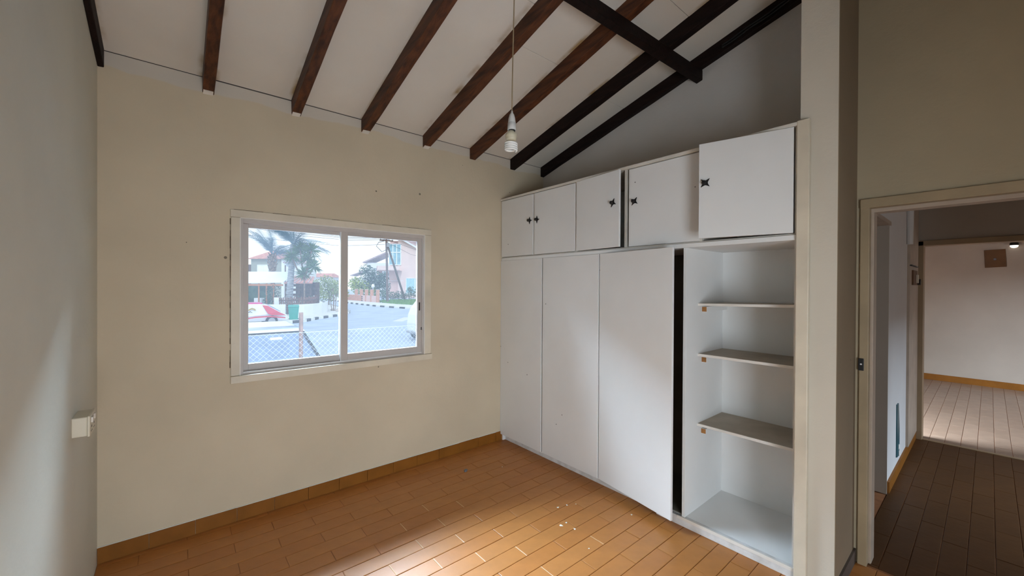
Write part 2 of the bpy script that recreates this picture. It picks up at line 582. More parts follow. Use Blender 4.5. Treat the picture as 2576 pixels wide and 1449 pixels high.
struct('wall_rear', mb, M['wall_left'], 'plain rear wall with an opening added for the fill lamp, facing the window wall', 'wall')

# ---- ceiling: boards between rafters, rafters, cross beam
ceil_root = thing('ceiling', (1.4, 1.1, 3.4), 'sloping board ceiling with dark exposed rafters', 'ceiling', kind='structure')
raft_x = [(-0.335, -0.308), (0.122, 0.182), (0.616, 0.676), (1.103, 1.166), (1.630, 1.692), (2.118, 2.180), (2.614, 2.676), (3.045, 3.095)]
for i, (xa, xb) in enumerate(raft_x):
    y0, y1 = -1.1, YB - 0.002
    m_ = M['beam'] if 1 <= i <= 5 else M['beam_dark']
    mb = MB()
    n = 16
    vs, fs = [], []
    for k in range(n + 1):                       # slightly wavy rough-sawn edges
        y = y1 + (y0 - y1) * k / n
        j = lambda: random.uniform(-.0022, .0022)
        zb, zt = zc(y, 2.745), zc(y, 2.853)
        vs += [(xa + j(), y, zb + j()), (xb + j(), y, zb + j()), (xb, y, zt), (xa, y, zt)]
    for k in range(n):
        o_ = 4 * k
        fs += [(o_ + a, o_ + (a + 1) % 4, o_ + 4 + (a + 1) % 4, o_ + 4 + a) for a in range(4)]
    fs += [(3, 2, 1, 0), (4 * n, 4 * n + 1, 4 * n + 2, 4 * n + 3)]
    mb.add(vs, fs)
    rf = mb.build('rafter', m_, ceil_root, bevel=0.004)
    if 1 <= i <= 4:
        y = YB - 0.002
        e = MB().prism([(xa + .004, y, zc(y, 2.739)), (xb - .006, y, zc(y, 2.742)), (xb - .006, y - .035, zc(y - .035, 2.742)), (xa + .004, y - .035, zc(y - .035, 2.742))], (0, 0, 0.012))
        e.build('painted_end', M['white_end'], rf, world=False, label='white paint daubed on the rafter end')
for i in range(len(raft_x) - 1):
    xa, xb = raft_x[i][1] - 0.012, raft_x[i + 1][0] + 0.012
    joint = {0: 0.9, 1: 1.6, 2: 0.8, 3: 1.75, 4: 2.02, 5: 1.3, 6: 2.1}[i]
    for ya, yb in ((-1.1, joint - 0.002), (joint + 0.002, YB - (0.001, 0.004, 0.003, 0.002, 0.0015, 0.002, 0.001)[i])):
        mb = MB()
        zj = random.uniform(-.002, .002)
        mb.hexa([(xa, ya, zc(ya) + zj), (xb, ya, zc(ya) + zj), (xb, yb, zc(yb)), (xa, yb, zc(yb))],
                [(xa, ya, zc(ya) + .02), (xb, ya, zc(ya) + .02), (xb, yb, zc(yb) + .02), (xa, yb, zc(yb) + .02)])
        mb.build('ceiling_panel', M['ceiling'], ceil_root)
# cross beam just under the rafters, its end let into the gable wall
cb = MB()
A = [(1.05, 1.480), (3.13, 1.423)]
mx_ = []
for x, y in A:
    zt = zc(y, 2.743)
    mx_.append([(x, y - 0.0, zt - 0.077), (x, y + 0.047, zt - 0.0895), (x, y + 0.047, zt - 0.0128), (x, y, zt)])
cb.hexa(mx_[0], mx_[1])
cb.build('crossbeam', M['beam_dark'], ceil_root, bevel=0.004, label='short dark cross beam under the rafters')
# roof above and over the rest of the house keeps daylight out of the roof space
mb = MB()
mb.hexa([(-0.9, -1.6, zc(-1.6, 3.0)), (3.4, -1.6, zc(-1.6, 3.0)), (3.4, 3.4, zc(3.4, 3.0)), (-0.9, 3.4, zc(3.4, 3.0))],
        [(-0.9, -1.6, zc(-1.6, 3.1)), (3.4, -1.6, zc(-1.6, 3.1)), (3.4, 3.4, zc(3.4, 3.1)), (-0.9, 3.4, zc(3.4, 3.1))])
mb.box(XL - .2, XG + .2, YB + 0.02, YB + 0.2, 2.83, 2.99)
struct('roof', mb, M['roofslab'], 'roof slab hidden above the ceiling boards', 'roof')

# ---- window
win = thing('window_1', (1.0, YB, 0.94), 'cream framed two pane aluminium sliding window in the beige wall', 'window', kind='structure')


def W(x, z, y):           # window measurements were taken on the wall plane; move them back to depth y
    s = y / YB
    return x * s, 1.55 + (z - 1.55) * s


def wbar(mb, x0, x1, z0, z1, y0, y1):
    a, b = W(x0, z0, y0)
    c, d = W(x1, z1, y0)
    mb.box(a, c, y0, y1, b, d)


wc = 0.014
MB().box(0.266, 1.715, YB - wc, YB + 0.02, 1.989, 2.038).build('casing_board', M['casing'], win, bevel=.003)
MB().box(0.269, 0.320, YB - wc + .001, YB + 0.02, 0.955, 1.988).build('casing_board', M['casing'], win, bevel=.003)
MB().box(1.650, 1.713, YB - wc + .001, YB + 0.02, 0.955, 1.988).build('casing_board', M['casing'], win, bevel=.003)
MB().box(0.268, 1.722, YB - 0.022, YB + 0.06, 0.906, 0.954).build('sill_board', M['casing'], win, bevel=.003)
MB().box(0.3165, 0.3225, YB - 0.016, YB + .03, 0.955, 1.987).build('bead', M['shelf_edge'], win, label='thin white edge bead')
MB().box(1.645, 1.6515, YB - 0.016, YB + .03, 0.955, 1.987).build('bead', M['shelf_edge'], win, label='thin white edge bead')
MB().box(0.320, 1.650, YB - 0.014, YB + .03, 1.984, 1.990).build('bead', M['shelf_edge'], win, label='thin white edge bead')
M['crack'] = mat('dark_crack', (0.09, 0.055, 0.03), 0.9, 0.3, 30)
rc = random.Random(5)
for (xa, za), (xb, zb_) in (((0.285, 2.0395), (1.715, 2.0395)), ((0.266, 0.9045), (1.72, 0.9045)), ((1.7145, 0.96), (1.7145, 2.03)), ((0.2665, 0.97), (0.2665, 1.98))):
    n_ = 26
    mb = MB()
    for k in range(n_):
        if rc.random() < .22:
            continue
        t0, t1 = k / n_, (k + 1) / n_
        w_ = rc.uniform(.0008, .0026)
        if za == zb_:
            mb.box(xa + (xb - xa) * t0, xa + (xb - xa) * t1, YB - .0008, YB + .002, za - w_, za + w_)
        else:
            mb.box(xa - w_, xa + w_, YB - .0008, YB + .002, za + (zb_ - za) * t0, za + (zb_ - za) * t1)
    mb.build('crack_line', M['crack'], win, label='dark crack along the casing edge')
fr = MB()
ya, yb = YB + 0.012, YB + 0.085
wbar(fr, 0.322, 0.338, 0.955, 1.985, ya, yb)
wbar(fr, 1.630, 1.648, 0.955, 1.985, ya, yb)
wbar(fr, 0.338, 1.630, 1.956, 1.985, ya, yb)
wbar(fr, 0.338, 1.630, 0.957, 0.968, ya, yb)
wbar(fr, 0.338, 1.630, 0.9575, 0.984, YB + 0.048, yb)
fr.build('outer_frame', M['alu'], win, bevel=.0015)
tr_ = MB()
wbar(tr_, 0.338, 1.630, 0.968, 0.974, YB + 0.014, YB + 0.018)
tr_.build('track', M['alu_edge'], win)


def sash(x0, x1, g0, g1, zt, gt, gb, zb, y0, y1, edge_r=False):
    mb = MB()
    wbar(mb, x0, g0, zb, zt, y0, y1)
    wbar(mb, g1, x1, zb, zt, y0, y1)
    wbar(mb, g0, g1, gt, zt, y0, y1)
    wbar(mb, g0, g1, zb, gb, y0, y1)
    s = mb.build('sash', M['alu'], win, bevel=.0015)
    g = MB()
    ym = (y0 + y1) / 2
    wbar(g, g0 - .004, g1 + .004, gb - .004, gt + .004, ym - .002, ym + .002)
    g.build('pane', M['glass'], s, world=False)
    return s


sl = sash(0.336, 0.968, 0.366, 0.948, 1.956, 1.928, 1.023, 0.978, YB + 0.052, YB + 0.078)
sr = sash(0.958, 1.632, 1.007, 1.588, 1.957, 1.930, 1.024, 0.974, YB + 0.020, YB + 0.046)
e = MB()
wbar(e, 0.953, 0.962, 0.975, 1.957, YB + 0.022, YB + 0.05)
e.build('edge_strip', M['alu_edge'], sr, world=False, label='bright edge of the sliding sash')
e = MB()
wbar(e, 1.604, 1.614, 1.335, 1.405, YB + 0.017, YB + 0.024)
e.build('finger_pull', M['black'], sr, world=False, label='black finger pull')
e = MB()
wbar(e, 1.624, 1.634, 1.168, 1.176, YB + 0.012, YB + 0.022)
wbar(e, 1.626, 1.631, 1.178, 1.190, YB + 0.012, YB + 0.022)
e.build('catch', M['iron'], sr, world=False, label='small dark broken catch')

# ---- skirting tiles under the window
bb = thing('baseboard_back', (1.0, YB, 0), 'orange skirting tiles along the window wall', 'baseboard', kind='structure')
x = XL + 0.002
first = 0.52 - 0.2137 * 4
xs = [first + 0.2137 * k for k in range(0, 15)]
for xa in xs:
    a, b = max(xa, XL + .001), min(xa + 0.2122, 2.52)
    if b - a > 0.03:
        j = random.uniform(-.0012, .0012)
        MB().box(a, b, YB - 0.010 + j, YB + .004, 0.0, 0.088 + random.uniform(-.002, .002)).build('tile', M['skirt'], bb, bevel=.002)
MB().box(XL, 2.52, YB - 0.006, YB + .002, 0.0885, 0.0925).build('plaster_edge', M['white_end'], bb, label='ragged pale plaster edge above the tiles')

# ================================================================ WARDROBE
XF = 2.50                                   # outer face of closed doors
wd = thing('built_in_wardrobe', (2.8, 1.9, 0), 'white built in wardrobe with flat doors and open shelf bay', 'wardrobe')
M['cab_dark'] = mat('shade_dark_lining', (0.17, 0.15, 0.115), 0.7, 0.15, 5)  # dark colour carries the shade behind the ajar door
MB().box(2.525, 3.06, 1.915, 1.933, 0.06, 1.80).build('divider', M['cab_dark'], wd, label='inner divider coloured dark for shade')
MB().box(3.055, 3.0715, 1.276, 1.914, 0.06, 1.80).build('back_shade_sheet', M['cab_dark'], wd, label='sheet coloured dark for shade at the back of the closed bay')
MB().box(2.545, 3.054, 1.276, 1.914, 0.0585, 0.063).build('floor_shade_sheet', M['cab_dark'], wd, label='sheet coloured dark for shade on the floor of the closed bay')
MB().box(2.520, 3.072, 1.255, 1.275, 0.058, 1.802).build('side_panel', M['cab_in'], wd, bevel=.001)
MB().box(2.520, XG - .004, 3.135, 3.155, 0.0, 1.802).build('side_panel', M['cab_in'], wd)
MB().box(3.072, XG - .002, 0.66, 3.155, 0.0, 1.802).build('back_panel', M['cab_in'], wd)
MB().box(2.541, 3.072, 0.66, 3.135, 0.0405, 0.058).build('bottom_board', M['cab_in'], wd)
MB().box(2.510, 2.540, 0.655, 1.45, 0.0, 0.058).build('plinth', M['plinth'], wd, bevel=.003)
MB().box(2.548, 2.575, 1.45, 3.13, 0.0, 0.040).build('plinth', M['plinth'], wd, bevel=.003)
MB().box(2.506, 2.516, 0.655, 1.30, 0.042, 0.061).build('track', M['shelf_edge'], wd, label='white sliding track on the plinth')
MB().box(2.506, 3.08, 0.655, 3.155, 1.802, 1.828).build('top_board', M['cab_in'], wd)
MB().box(2.520, 3.072, 0.655, 0.667, 0.058, 1.802).build('side_panel', M['cab_in'], wd)
struct('trim_4', MB().box(2.488, 2.519, 0.597, 0.653, 0.0, 2.423), M['casing'], 'tall cream trim board closing the wardrobe end', 'trim', bevel=.004)


def door_panel(name, hy, fy, z0, z1, ang, parent, t=0.018, xf=XF, m=None):
    """flat door hinged at y = hy, free edge at fy when closed, swung out by ang"""
    w = abs(fy - hy)
    s = 1 if fy > hy else -1
    mx = Matrix.Translation((xf, hy, 0)) @ Matrix.Rotation(ang * s, 4, 'Z')
    mb = MB().box(0, t, 0, s * w, z0, z1, mx)
    return mb.build(name, m or M['cab'], parent, bevel=.0015), mx, s


door_panel('door', 3.158, 2.573, 0.062, 1.802, R(0.0), wd)
door_panel('door', 2.556, 1.940, 0.064, 1.801, R(0.3), wd)
door_panel('door', 1.931, 1.280, 0.064, 1.802, R(8.6), wd)
for z, dzr in ((1.425, 0.012), (1.088, 0), (0.619, 0)):
    mb = MB()
    mb.hexa([(2.690, 0.667, z + dzr), (3.070, 0.667, z + dzr), (3.070, 1.255, z), (2.690, 1.255, z)],
            [(2.690, 0.667, z + .014 + dzr), (3.070, 0.667, z + .014 + dzr), (3.070, 1.255, z + .014), (2.690, 1.255, z + .014)])
    sh = mb.build('shelf', M['shelf'], wd)
    mb = MB()
    mb.hexa([(2.683, 0.667, z + dzr - .001), (2.690, 0.667, z + dzr - .001), (2.690, 1.255, z - .001), (2.683, 1.255, z - .001)],
            [(2.683, 0.667, z + .015 + dzr), (2.690, 0.667, z + .015 + dzr), (2.690, 1.255, z + .015), (2.683, 1.255, z + .015)])
    mb.build('shelf_edge', M['shelf_edge'], sh, world=False)
for zt, zd, xe in ((1.418, 0.006, 3.075), (1.076, 0.0, 2.96), (0.590, 0.0, 2.80)):
    h = 0.036 if zt > 1 else 0.034
    bt = MB().hexa([(2.742, 1.222, zt - h), (xe, 1.222, zt - h + zd), (xe, 1.255, zt - h + zd), (2.742, 1.255, zt - h)],
                   [(2.742, 1.222, zt), (xe, 1.222, zt + zd * .3), (xe, 1.255, zt + zd * .3), (2.742, 1.255, zt)]).build('shelf_batten', M['cab_in'], wd)
    MB().box(2.740, 2.7425, 1.224, 1.254, zt - h + .002, zt - .002).build('end_grain', M['rawwood'], bt, world=False, label='bare brown wood end')

oc = thing('overhead_cupboard', (2.8, 1.9, 1.83), 'white row of five cupboard doors on top of the wardrobe', 'cupboard')
MB().box(2.520, 3.08, 0.655, 3.155, 1.8285, 1.838).build('bottom_board', M['cab_edge'], oc)
MB().box(2.492, 3.08, 0.640, 3.158, 2.401, 2.420).build('top_board', M['cab_edge'], oc, bevel=.002)
MB().box(3.06, 3.08, 0.66, 3.155, 1.838, 2.401).build('back_panel', M['cab_in'], oc)
for y0, y1 in ((3.136, 3.156), (2.674, 2.690), (2.168, 2.186), (1.700, 1.718), (1.155, 1.172), (0.655, 0.664)):
    MB().box(2.512, 3.06, y0, y1, 1.838, 2.401).build('divider', M['cab_edge'], oc)


def knob(parent, mx, s, w, z, turn):
    """black iron star rose with a round knob, near the free edge"""
    mb = MB()
    pts = []
    for k in range(16):
        a = 2 * PI * k / 16 + R(turn)
        r = 0.034 if k % 4 == 0 else (0.0165 if k % 2 else 0.0135)
        pts.append(mx @ Vector((-0.0045, s * w + r * math.cos(a), z + r * math.sin(a))))
    mb.prism(pts, mx.to_3x3() @ Vector((0.0045, 0, 0)))
    kb = MB().lathe([(0.006, 0.0), (0.006, 0.010), (0.012, 0.014), (0.0135, 0.020), (0.010, 0.026), (0.003, 0.028)], (0, 0, 0), 14, 'X')
    c = mx @ Vector((-0.002, s * w, z))
    mb.add([tuple(c + Vector(p)) for p in kb.v], kb.f)
    return mb.build('knob', M['iron'], parent, world=False)


for hy, fy, z1, ang, kw, kz, turn, xf in (
        (3.150, 2.694, 2.396, 0.0, 0.038 * -1, 2.156, 0, 2.50),
        (2.186, 2.668, 2.396, 0.0, -0.034, 2.153, 0, 2.50),
        (2.164, 1.722, 2.399, 5.5, -0.058, 2.165, 25, 2.494),
        (1.168, 1.680, 2.396, 0.0, -0.046, 2.160, 38, 2.508),
        (0.668, 1.130, 2.399, 14.2, -0.035, 2.165, 45, 2.498)):
    d, mx, s = door_panel('door', hy, fy, 1.840, z1, R(ang), oc, xf=xf)
    knob(d, mx, s, abs(fy - hy) + kw, kz, turn)

# scrap lying on the cupboard top, cables pinned along the last rafter
tag(MB().box(2.53, 2.60, 3.03, 3.13, 2.4205, 2.436).build('cardboard_scrap', M['grey_debris'], bevel=.003),
    'small dark flat scrap lying on the cupboard top at the wall corner', 'scrap')
cb_ = MB()
for k, dz_ in ((0, 0.0), (1, -0.018)):
    pts = []
    for q in range(12):
        y = 0.60 + 0.06 * q
        pts.append((3.036, y, zc(y, 2.79 + dz_) + 0.004 * math.sin(q * 1.7 + k)))
    cb_.tube(pts, 0.006, 6)
tag(cb_.build('electric_cable', M['black']), 'pair of black cables pinned along the last dark rafter', 'cable')

# ================================================================ PENDANT BULB
px, py = 1.243, 1.490
pend = thing('pendant_light', (px, py, 2.19), 'bare spiral bulb on a tan cord hanging from the dark beam', 'lamp')
MB().tube([(px + .002, py - .015, 3.085), (px + .004, py - .004, 2.8), (px + .002, py, 2.55), (px, py, 2.385)], 0.0032, 6).build('cord', M['cord'], pend)
h_ = MB().lathe([(0.004, 2.398), (0.006, 2.386), (0.011, 2.380), (0.016, 2.362), (0.0185, 2.342), (0.0185, 2.340)], (px, py, 0), 20).build('lamp_holder', M['holder'], pend, smooth=True)
MB().lathe([(0.0175, 2.3395), (0.0195, 2.338), (0.0205, 2.318), (0.0215, 2.306), (0.0195, 2.304)], (px, py, 0), 20).build('holder_ring', M['holder'], h_, world=False, smooth=True)
MB().lathe([(0.0165, 2.3045), (0.0165, 2.298)], (px, py, 0), 16).build('gasket', M['black'], h_, world=False)
lx = px - 0.004
b_ = MB().lathe([(0.0150, 2.298), (0.017, 2.293), (0.026, 2.286), (0.0285, 2.278), (0.028, 2.270), (0.026, 2.266), (0.0265, 2.262), (0.024, 2.254), (0.017, 2.251)], (lx, py, 0), 20).build('bulb', M['bulb_base'], pend, smooth=True, label='yellowed ballast housing of the bulb')
pts = []
for k in range(97):
    a = k / 96 * 2 * PI * 4.0
    r = 0.0275
    if k < 8:
        r = 0.014 + 0.0135 * k / 8
    z = 2.244 - 0.040 * k / 96
    pts.append((lx + r * math.cos(a), py + r * math.sin(a), z))
MB().tube([(lx + .013, py, 2.253)] + pts, 0.0052, 8).build('spiral_tube', M['bulb'], b_, world=False, smooth=True, label='white spiral glass tube')

# ================================================================ WALL SOCKET on the left wall
so = thing('wall_socket', (XL, 2.53, 0.94), 'ivory surface mounted double socket box low on the left wall', 'socket')
MB().box(XL - .002, XL + 0.046, 2.455, 2.600, 0.903, 0.985).build('socket_box', M['socket'], so, bevel=.004)
MB().box(XL + 0.0455, XL + 0.054, 2.452, 2.603, 0.900, 0.988).build('faceplate', M['socket'], so, bevel=.003)
for yy in (2.495, 2.560):
    MB().box(XL + 0.053, XL + 0.060, yy - .012, yy + .012, 0.952, 0.975).build('rocker_switch', M['shelf_edge'], so, bevel=.002)
    MB().box(XL + 0.0525, XL + 0.0548, yy - .004, yy + .004, 0.930, 0.940).build('pin_slot', M['black'], so)
    MB().box(XL + 0.0525, XL + 0.0548, yy - .014, yy - .007, 0.914, 0.919).build('pin_slot', M['black'], so)
    MB().box(XL + 0.0525, XL + 0.0548, yy + .007, yy + .014, 0.914, 0.919).build('pin_slot', M['black'], so)

# ================================================================ DOORWAY 1, HALL, DOORWAY 2, FAR ROOM
d1 = thing('door_1', (2.95, 0.0, 0), 'doorway with tan painted frame and no door leaf', 'doorway', kind='structure')
MB().box(2.935, 2.985, dy1 + .002, 0.467, 0.0, 2.03).build('door_jamb', M['doorframe'], d1, bevel=.003)
MB().box(2.985, 3.075, dy1 - .010, 0.464, 0.0, 2.005).build('door_stop', M['doorstop'], d1, bevel=.003)
MB().box(2.935, 2.985, dy0 - .03, dy0, 0.0, 2.03).build('door_jamb', M['doorframe'], d1, bevel=.003)
MB().box(2.985, 3.075, dy0 - .03, dy0 + .012, 0.0, 2.005).build('door_stop', M['doorstop'], d1, bevel=.003)
MB().box(2.930, 2.986, dy0 - .03, 0.467, 1.992, 2.043).build('door_head', M['doorframe'], d1, bevel=.003)
MB().box(2.986, 3.075, dy0 - .03, 0.464, 1.972, 2.02).build('head_stop', M['doorstop'], d1, bevel=.003)
sp_ = MB().box(2.930, 2.9365, 0.4455, 0.4695, 1.088, 1.156).build('strike_plate', M['black'], d1, bevel=.002)
MB().lathe([(0.0045, 0.0), (0.0045, 0.0015)], (2.9300, 0.457, 1.124), 10, 'X').build('bolt_end', M['alu_edge'], sp_, world=False)
struct('baseboard_right', MB().box(2.54, 2.95, 0.474, 0.485, 0, 0.075), mat('dark_skirting', (0.085, 0.062, 0.048), 0.7, 0.2, 9), 'dark skirting strip at the foot of the wall end by the doorway', 'baseboard')  # very dark brown skirting

HW = 0.487
mb = MB()
mb.box(4.10, 5.86, HW, HW + 0.14, 0, 2.6)
mb.box(3.19, 4.10, HW, HW + 0.14, 2.035, 2.6)
struct('wall_hall', mb, M['hallwall'], 'whitish hall wall seen through the doorway', 'wall')
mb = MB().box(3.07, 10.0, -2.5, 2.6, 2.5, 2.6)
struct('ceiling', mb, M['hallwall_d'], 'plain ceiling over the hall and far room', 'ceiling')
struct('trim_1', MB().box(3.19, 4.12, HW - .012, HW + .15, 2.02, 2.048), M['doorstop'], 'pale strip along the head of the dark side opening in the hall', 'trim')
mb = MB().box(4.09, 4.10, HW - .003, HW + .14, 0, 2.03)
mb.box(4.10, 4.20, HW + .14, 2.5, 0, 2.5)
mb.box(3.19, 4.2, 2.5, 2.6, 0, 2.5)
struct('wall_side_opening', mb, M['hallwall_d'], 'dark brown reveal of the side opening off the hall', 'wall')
struct('baseboard_hall', MB().box(4.12, 5.86, HW - .014, HW + .002, 0, 0.085), M['skirt'], 'orange skirting along the white hall wall', 'baseboard')
# second doorway wall
mb = wall_with_hole(-2.5, HW + .0, 0, 2.5, -0.62, 0.44, 0, 1.985, 5.86, 5.98, 'Y')
struct('wall_far_doorway', mb, M['hallwall_d'], 'dark brownish wall above the second doorway', 'wall')
d2 = thing('door_2', (5.85, 0.0, 0), 'second doorway with brown frame opening to the far room', 'doorway', kind='structure')
MB().box(5.835, 5.99, 0.432, 0.478, 0, 2.03).build('door_jamb', M['frame_far'], d2, bevel=.003)
MB().box(5.835, 5.99, -0.64, -0.60, 0, 2.03).build('door_jamb', M['frame_far'], d2, bevel=.003)
MB().box(5.835, 5.99, -0.64, 0.478, 1.983, 2.035).build('door_head', M['frame_far'], d2, bevel=.003)
struct('trim_2', MB().box(5.16, 5.835, HW - .018, HW + .001, 0.085, 2.5), M['doorstop'], 'pinkish pilaster strip on the hall wall beside the second doorway', 'trim')
struct('trim_3', MB().cyl((5.12, HW - .02, 1.95), (5.12, HW - .02, 2.5), 0.022, 0.028, 8), M['hallwall'], 'pale rounded conduit running up the hall wall corner', 'trim')
struct('wall_far', MB().box(9.83, 9.95, -2.5, 2.6, 0, 2.5), M['farwall'], 'greyish pink far wall of the next room', 'wall')
struct('baseboard_far', MB().box(9.812, 9.832, -2.5, 2.6, 0, 0.10), M['skirt'], 'brown skirting along the far wall of the next room', 'baseboard')
mb = MB().box(5.98, 10.0, 2.5, 2.6, 0, 2.5)
struct('wall_far_left', mb, M['farwall'], 'left side wall of the far room', 'wall')
mb = MB()
mb.box(3.07, 4.2, -2.5, -2.38, 0, 2.5)
mb.box(4.2, 5.3, -2.5, -2.38, 0, 0.65)
mb.box(4.2, 5.3, -2.5, -2.38, 1.9, 2.5)
mb.box(5.3, 6.5, -2.5, -2.38, 0, 2.5)
mb.box(6.5, 8.3, -2.5, -2.38, 0, 0.8)
mb.box(6.5, 8.3, -2.5, -2.38, 2.1, 2.5)
mb.box(8.3, 9.9, -2.5, -2.38, 0, 2.5)
struct('wall_hall_front', mb, M['farwall'], 'front wall of hall and far room with two window openings', 'wall')
struct('wall_hall_near', MB().box(2.96, 3.07, -2.5, -1.1, 0, 2.5), M['farwall'], 'near end wall of the hall', 'wall')

bx = thing('switch_box', (5.3, HW - .02, 1.66), 'broken brown switch box with loose bits beside the second doorway', 'switch box')
MB().box(5.30, 5.62, HW - .030, HW - .017, 1.58, 1.72).build('back_box', M['squareboard'], bx)
MB().box(5.15, 5.66, HW - .034, HW - .018, 1.755, 1.765).build('broken_lip', M['black'], bx)
MB().box(5.52, 5.60, HW - .042, HW - .030, 1.60, 1.68).build('terminal', M['socket'], bx)
MB().cyl((5.66, HW - .05, 1.61), (5.66, HW - .016, 1.61), 0.03, 0.03, 10).build('cable_stub', M['black'], bx)
tl = thing('teal_strip', (4.6, HW, 0.35), 'narrow dark teal strip upright on the white hall wall near the floor', 'strip')
MB().prism([(4.56, HW - .008, 0.585), (4.64, HW - .008, 0.585), (4.70, HW - .008, 0.36), (4.70, HW - .008, 0.135), (4.56, HW - .008, 0.15)], (0, 0.01, 0)).build('strip_panel', M['teal'], tl)
MB().box(4.63, 4.68, HW - .012, HW - .006, 0.20, 0.235).build('white_dab', M['chip'], tl)
MB().box(4.65, 4.70, HW - .012, HW - .006, 0.14, 0.18).build('white_dab', M['chip'], tl)
sb = thing('cover_board', (9.83, -0.055, 2.02), 'square brown cover board high on the far room wall', 'board')
MB().prism([(9.815, 0.058, 2.155), (9.815, -0.158, 2.165), (9.815, -0.170, 1.890), (9.815, 0.046, 1.878)], (0.016, 0, 0)).build('board', M['squareboard'], sb, bevel=.003)
MB().lathe([(0.018, 0), (0.012, 0.006)], (9.813, -0.055, 2.01), 10, 'X').build('screw', M['grey_debris'], sb)
sl_ = thing('wall_spotlight', (9.80, -0.24, 2.2), 'tiny lit round spotlight with dark rim at the far room doorway', 'lamp')
MB().lathe([(0.020, 2.262), (0.042, 2.250), (0.047, 2.218), (0.044, 2.212)], (9.78, -0.24, 0), 18).build('lamp_rim', M['black'], sl_, smooth=True)
MB().lathe([(0.043, 2.2125), (0.040, 2.190), (0.026, 2.176), (0.006, 2.170)], (9.78, -0.24, 0), 18).build('lit_bowl', lamp_face, sl_, smooth=True)
MB().box(9.78, 9.832, -0.246, -0.234, 2.235, 2.250).build('bracket', M['black'], sl_)

# ---- bits lying on the floor
chips = [(2.05, 1.93, .011), (2.12, 1.91, .009), (2.18, 1.88, .006), (2.37, 1.55, .010), (1.91, 1.77, .014), (1.96, 1.77, .009), (1.95, 1.69, .010), (1.87, 1.51, .006), (2.14, 2.67, .007)]
CHIP_LABELS = [
    'white paint chip, left end of the row of three before the wardrobe doors',
    'white paint chip, middle of the row of three before the wardrobe doors',
    'tiny white paint chip, right end of the row of three before the wardrobe doors',
    'white paint chip on the floor closest to the foot of the ajar wardrobe door',
    'largest white paint chip on the floor in the middle of the room',
    'small white paint chip just right of the largest chip',
    'bright round paint chip lying on a tile joint just below the largest chip',
    'lone tiny white chip on the floor nearest the camera',
    'lone tiny white chip far back on the floor before the corner wardrobe door']
chip0 = None
for i, (x, y, r_) in enumerate(chips):
    if chip0 is None:
        pts = [(math.cos(a) * rr, math.sin(a) * rr * .7, 0) for a, rr in ((0, 1), (1.1, .7), (2, 1.1), (3.3, .8), (4.4, 1), (5.4, .6))]
        mb = MB().prism(pts, (0, 0, 0.16))
        chip0 = mb.build('paint_chip', M['chip'])
        c = chip0
    else:
        c = chip0.copy()
        COL.objects.link(c)
    tag(c, CHIP_LABELS[i], 'paint chip', 'paint chips on the bedroom floor')
    c.location, c.scale, c.rotation_euler = (x, y, 0.0004), (r_, r_, r_), (0, 0, i * 1.3)
scr = MB().prism([(1.835, 2.79, 0.0005), (1.852, 2.785, .0005), (1.872, 2.80, .0005), (1.862, 2.818, .0005), (1.843, 2.812, .0005)], (0.002, 0.001, 0.012)).build('floor_scrap', M['grey_debris'], bevel=.002)
tag(scr, 'small grey blue scrap lying on the floor tiles below the window', 'scrap')


# ================================================================ OUTSIDE
G = -0.8           # street level
VIEW = -R(39.98)   # house fronts face the bedroom roughly along this direction
M['asphalt'] = mat('pale_asphalt', (0.40, 0.455, 0.55), 0.8, 0.12, 0.8, 0.2, 6)
M['concrete'] = mat('pale_concrete', (0.62, 0.61, 0.58), 0.85, 0.07, 1.5, 0.1, 10)
M['white'] = mat('white_render', (0.74, 0.75, 0.74), 0.8, 0.05, 1.0, 0.05, 8)
M['kerb_black'] = mat('black_kerb_paint', (0.07, 0.07, 0.08), 0.8, 0.3, 4)
M['kerb_white'] = mat('white_kerb_paint', (0.78, 0.78, 0.76), 0.8, 0.08, 4)
M['grass'] = mat('green_grass', (0.16, 0.30, 0.07), 0.9, 0.3, 3)
M['brick'] = mat('orange_brick', (0.60, 0.30, 0.20), 0.85, 0.15, 5)
M['pink'] = mat('pink_render', (0.80, 0.60, 0.545), 0.85, 0.04, 0.6)
M['pink_d'] = mat('pink_render_deep', (0.70, 0.47, 0.42), 0.85, 0.05, 0.8)
M['roof_pink'] = mat('faded_tile_roof', (0.46, 0.35, 0.36), 0.8, 0.15, 2)
M['roof_red'] = mat('red_tile_roof', (0.54, 0.25, 0.20), 0.8, 0.2, 2)
M['cream'] = mat('cream_render', (0.33, 0.34, 0.28), 0.85, 0.05, 0.7)
M['upvc'] = mat('white_window_frame', (0.85, 0.86, 0.88), 0.4)
M['blueglass'] = mat('blue_window_glass', (0.22, 0.42, 0.50), 0.12, 0.25, 1.2)
M['curtain'] = mat('pale_blue_curtain', (0.38, 0.62, 0.70), 0.7, 0.25, 6, stretch=(6, 6, 0.3))
M['pole'] = mat('weathered_pole', (0.16, 0.10, 0.08), 0.85, 0.3, 5, stretch=(3, 3, .4))
M['steel'] = mat('galvanised_steel', (0.24, 0.26, 0.30), 0.4, 0.1, 5, metal=0.3)
M['rust'] = mat('rusty_post', (0.10, 0.055, 0.042), 0.85, 0.35, 14)
M['bin'] = mat('green_bin_plastic', (0.02, 0.33, 0.26), 0.45, 0.1, 5)
M['trunk_grey'] = mat('grey_ringed_trunk', (0.30, 0.31, 0.33), 0.9, 0.5, 7, 0.4, 6, stretch=(.4, .4, 3))
M['trunk_brown'] = mat('brown_trunk', (0.24, 0.17, 0.13), 0.9, 0.4, 6)
M['boots'] = mat('palm_boots', (0.30, 0.22, 0.17), 0.9, 0.5, 12)
M['frond'] = mat('blue_green_frond', (0.20, 0.31, 0.37), 0.7, 0.3, 2)
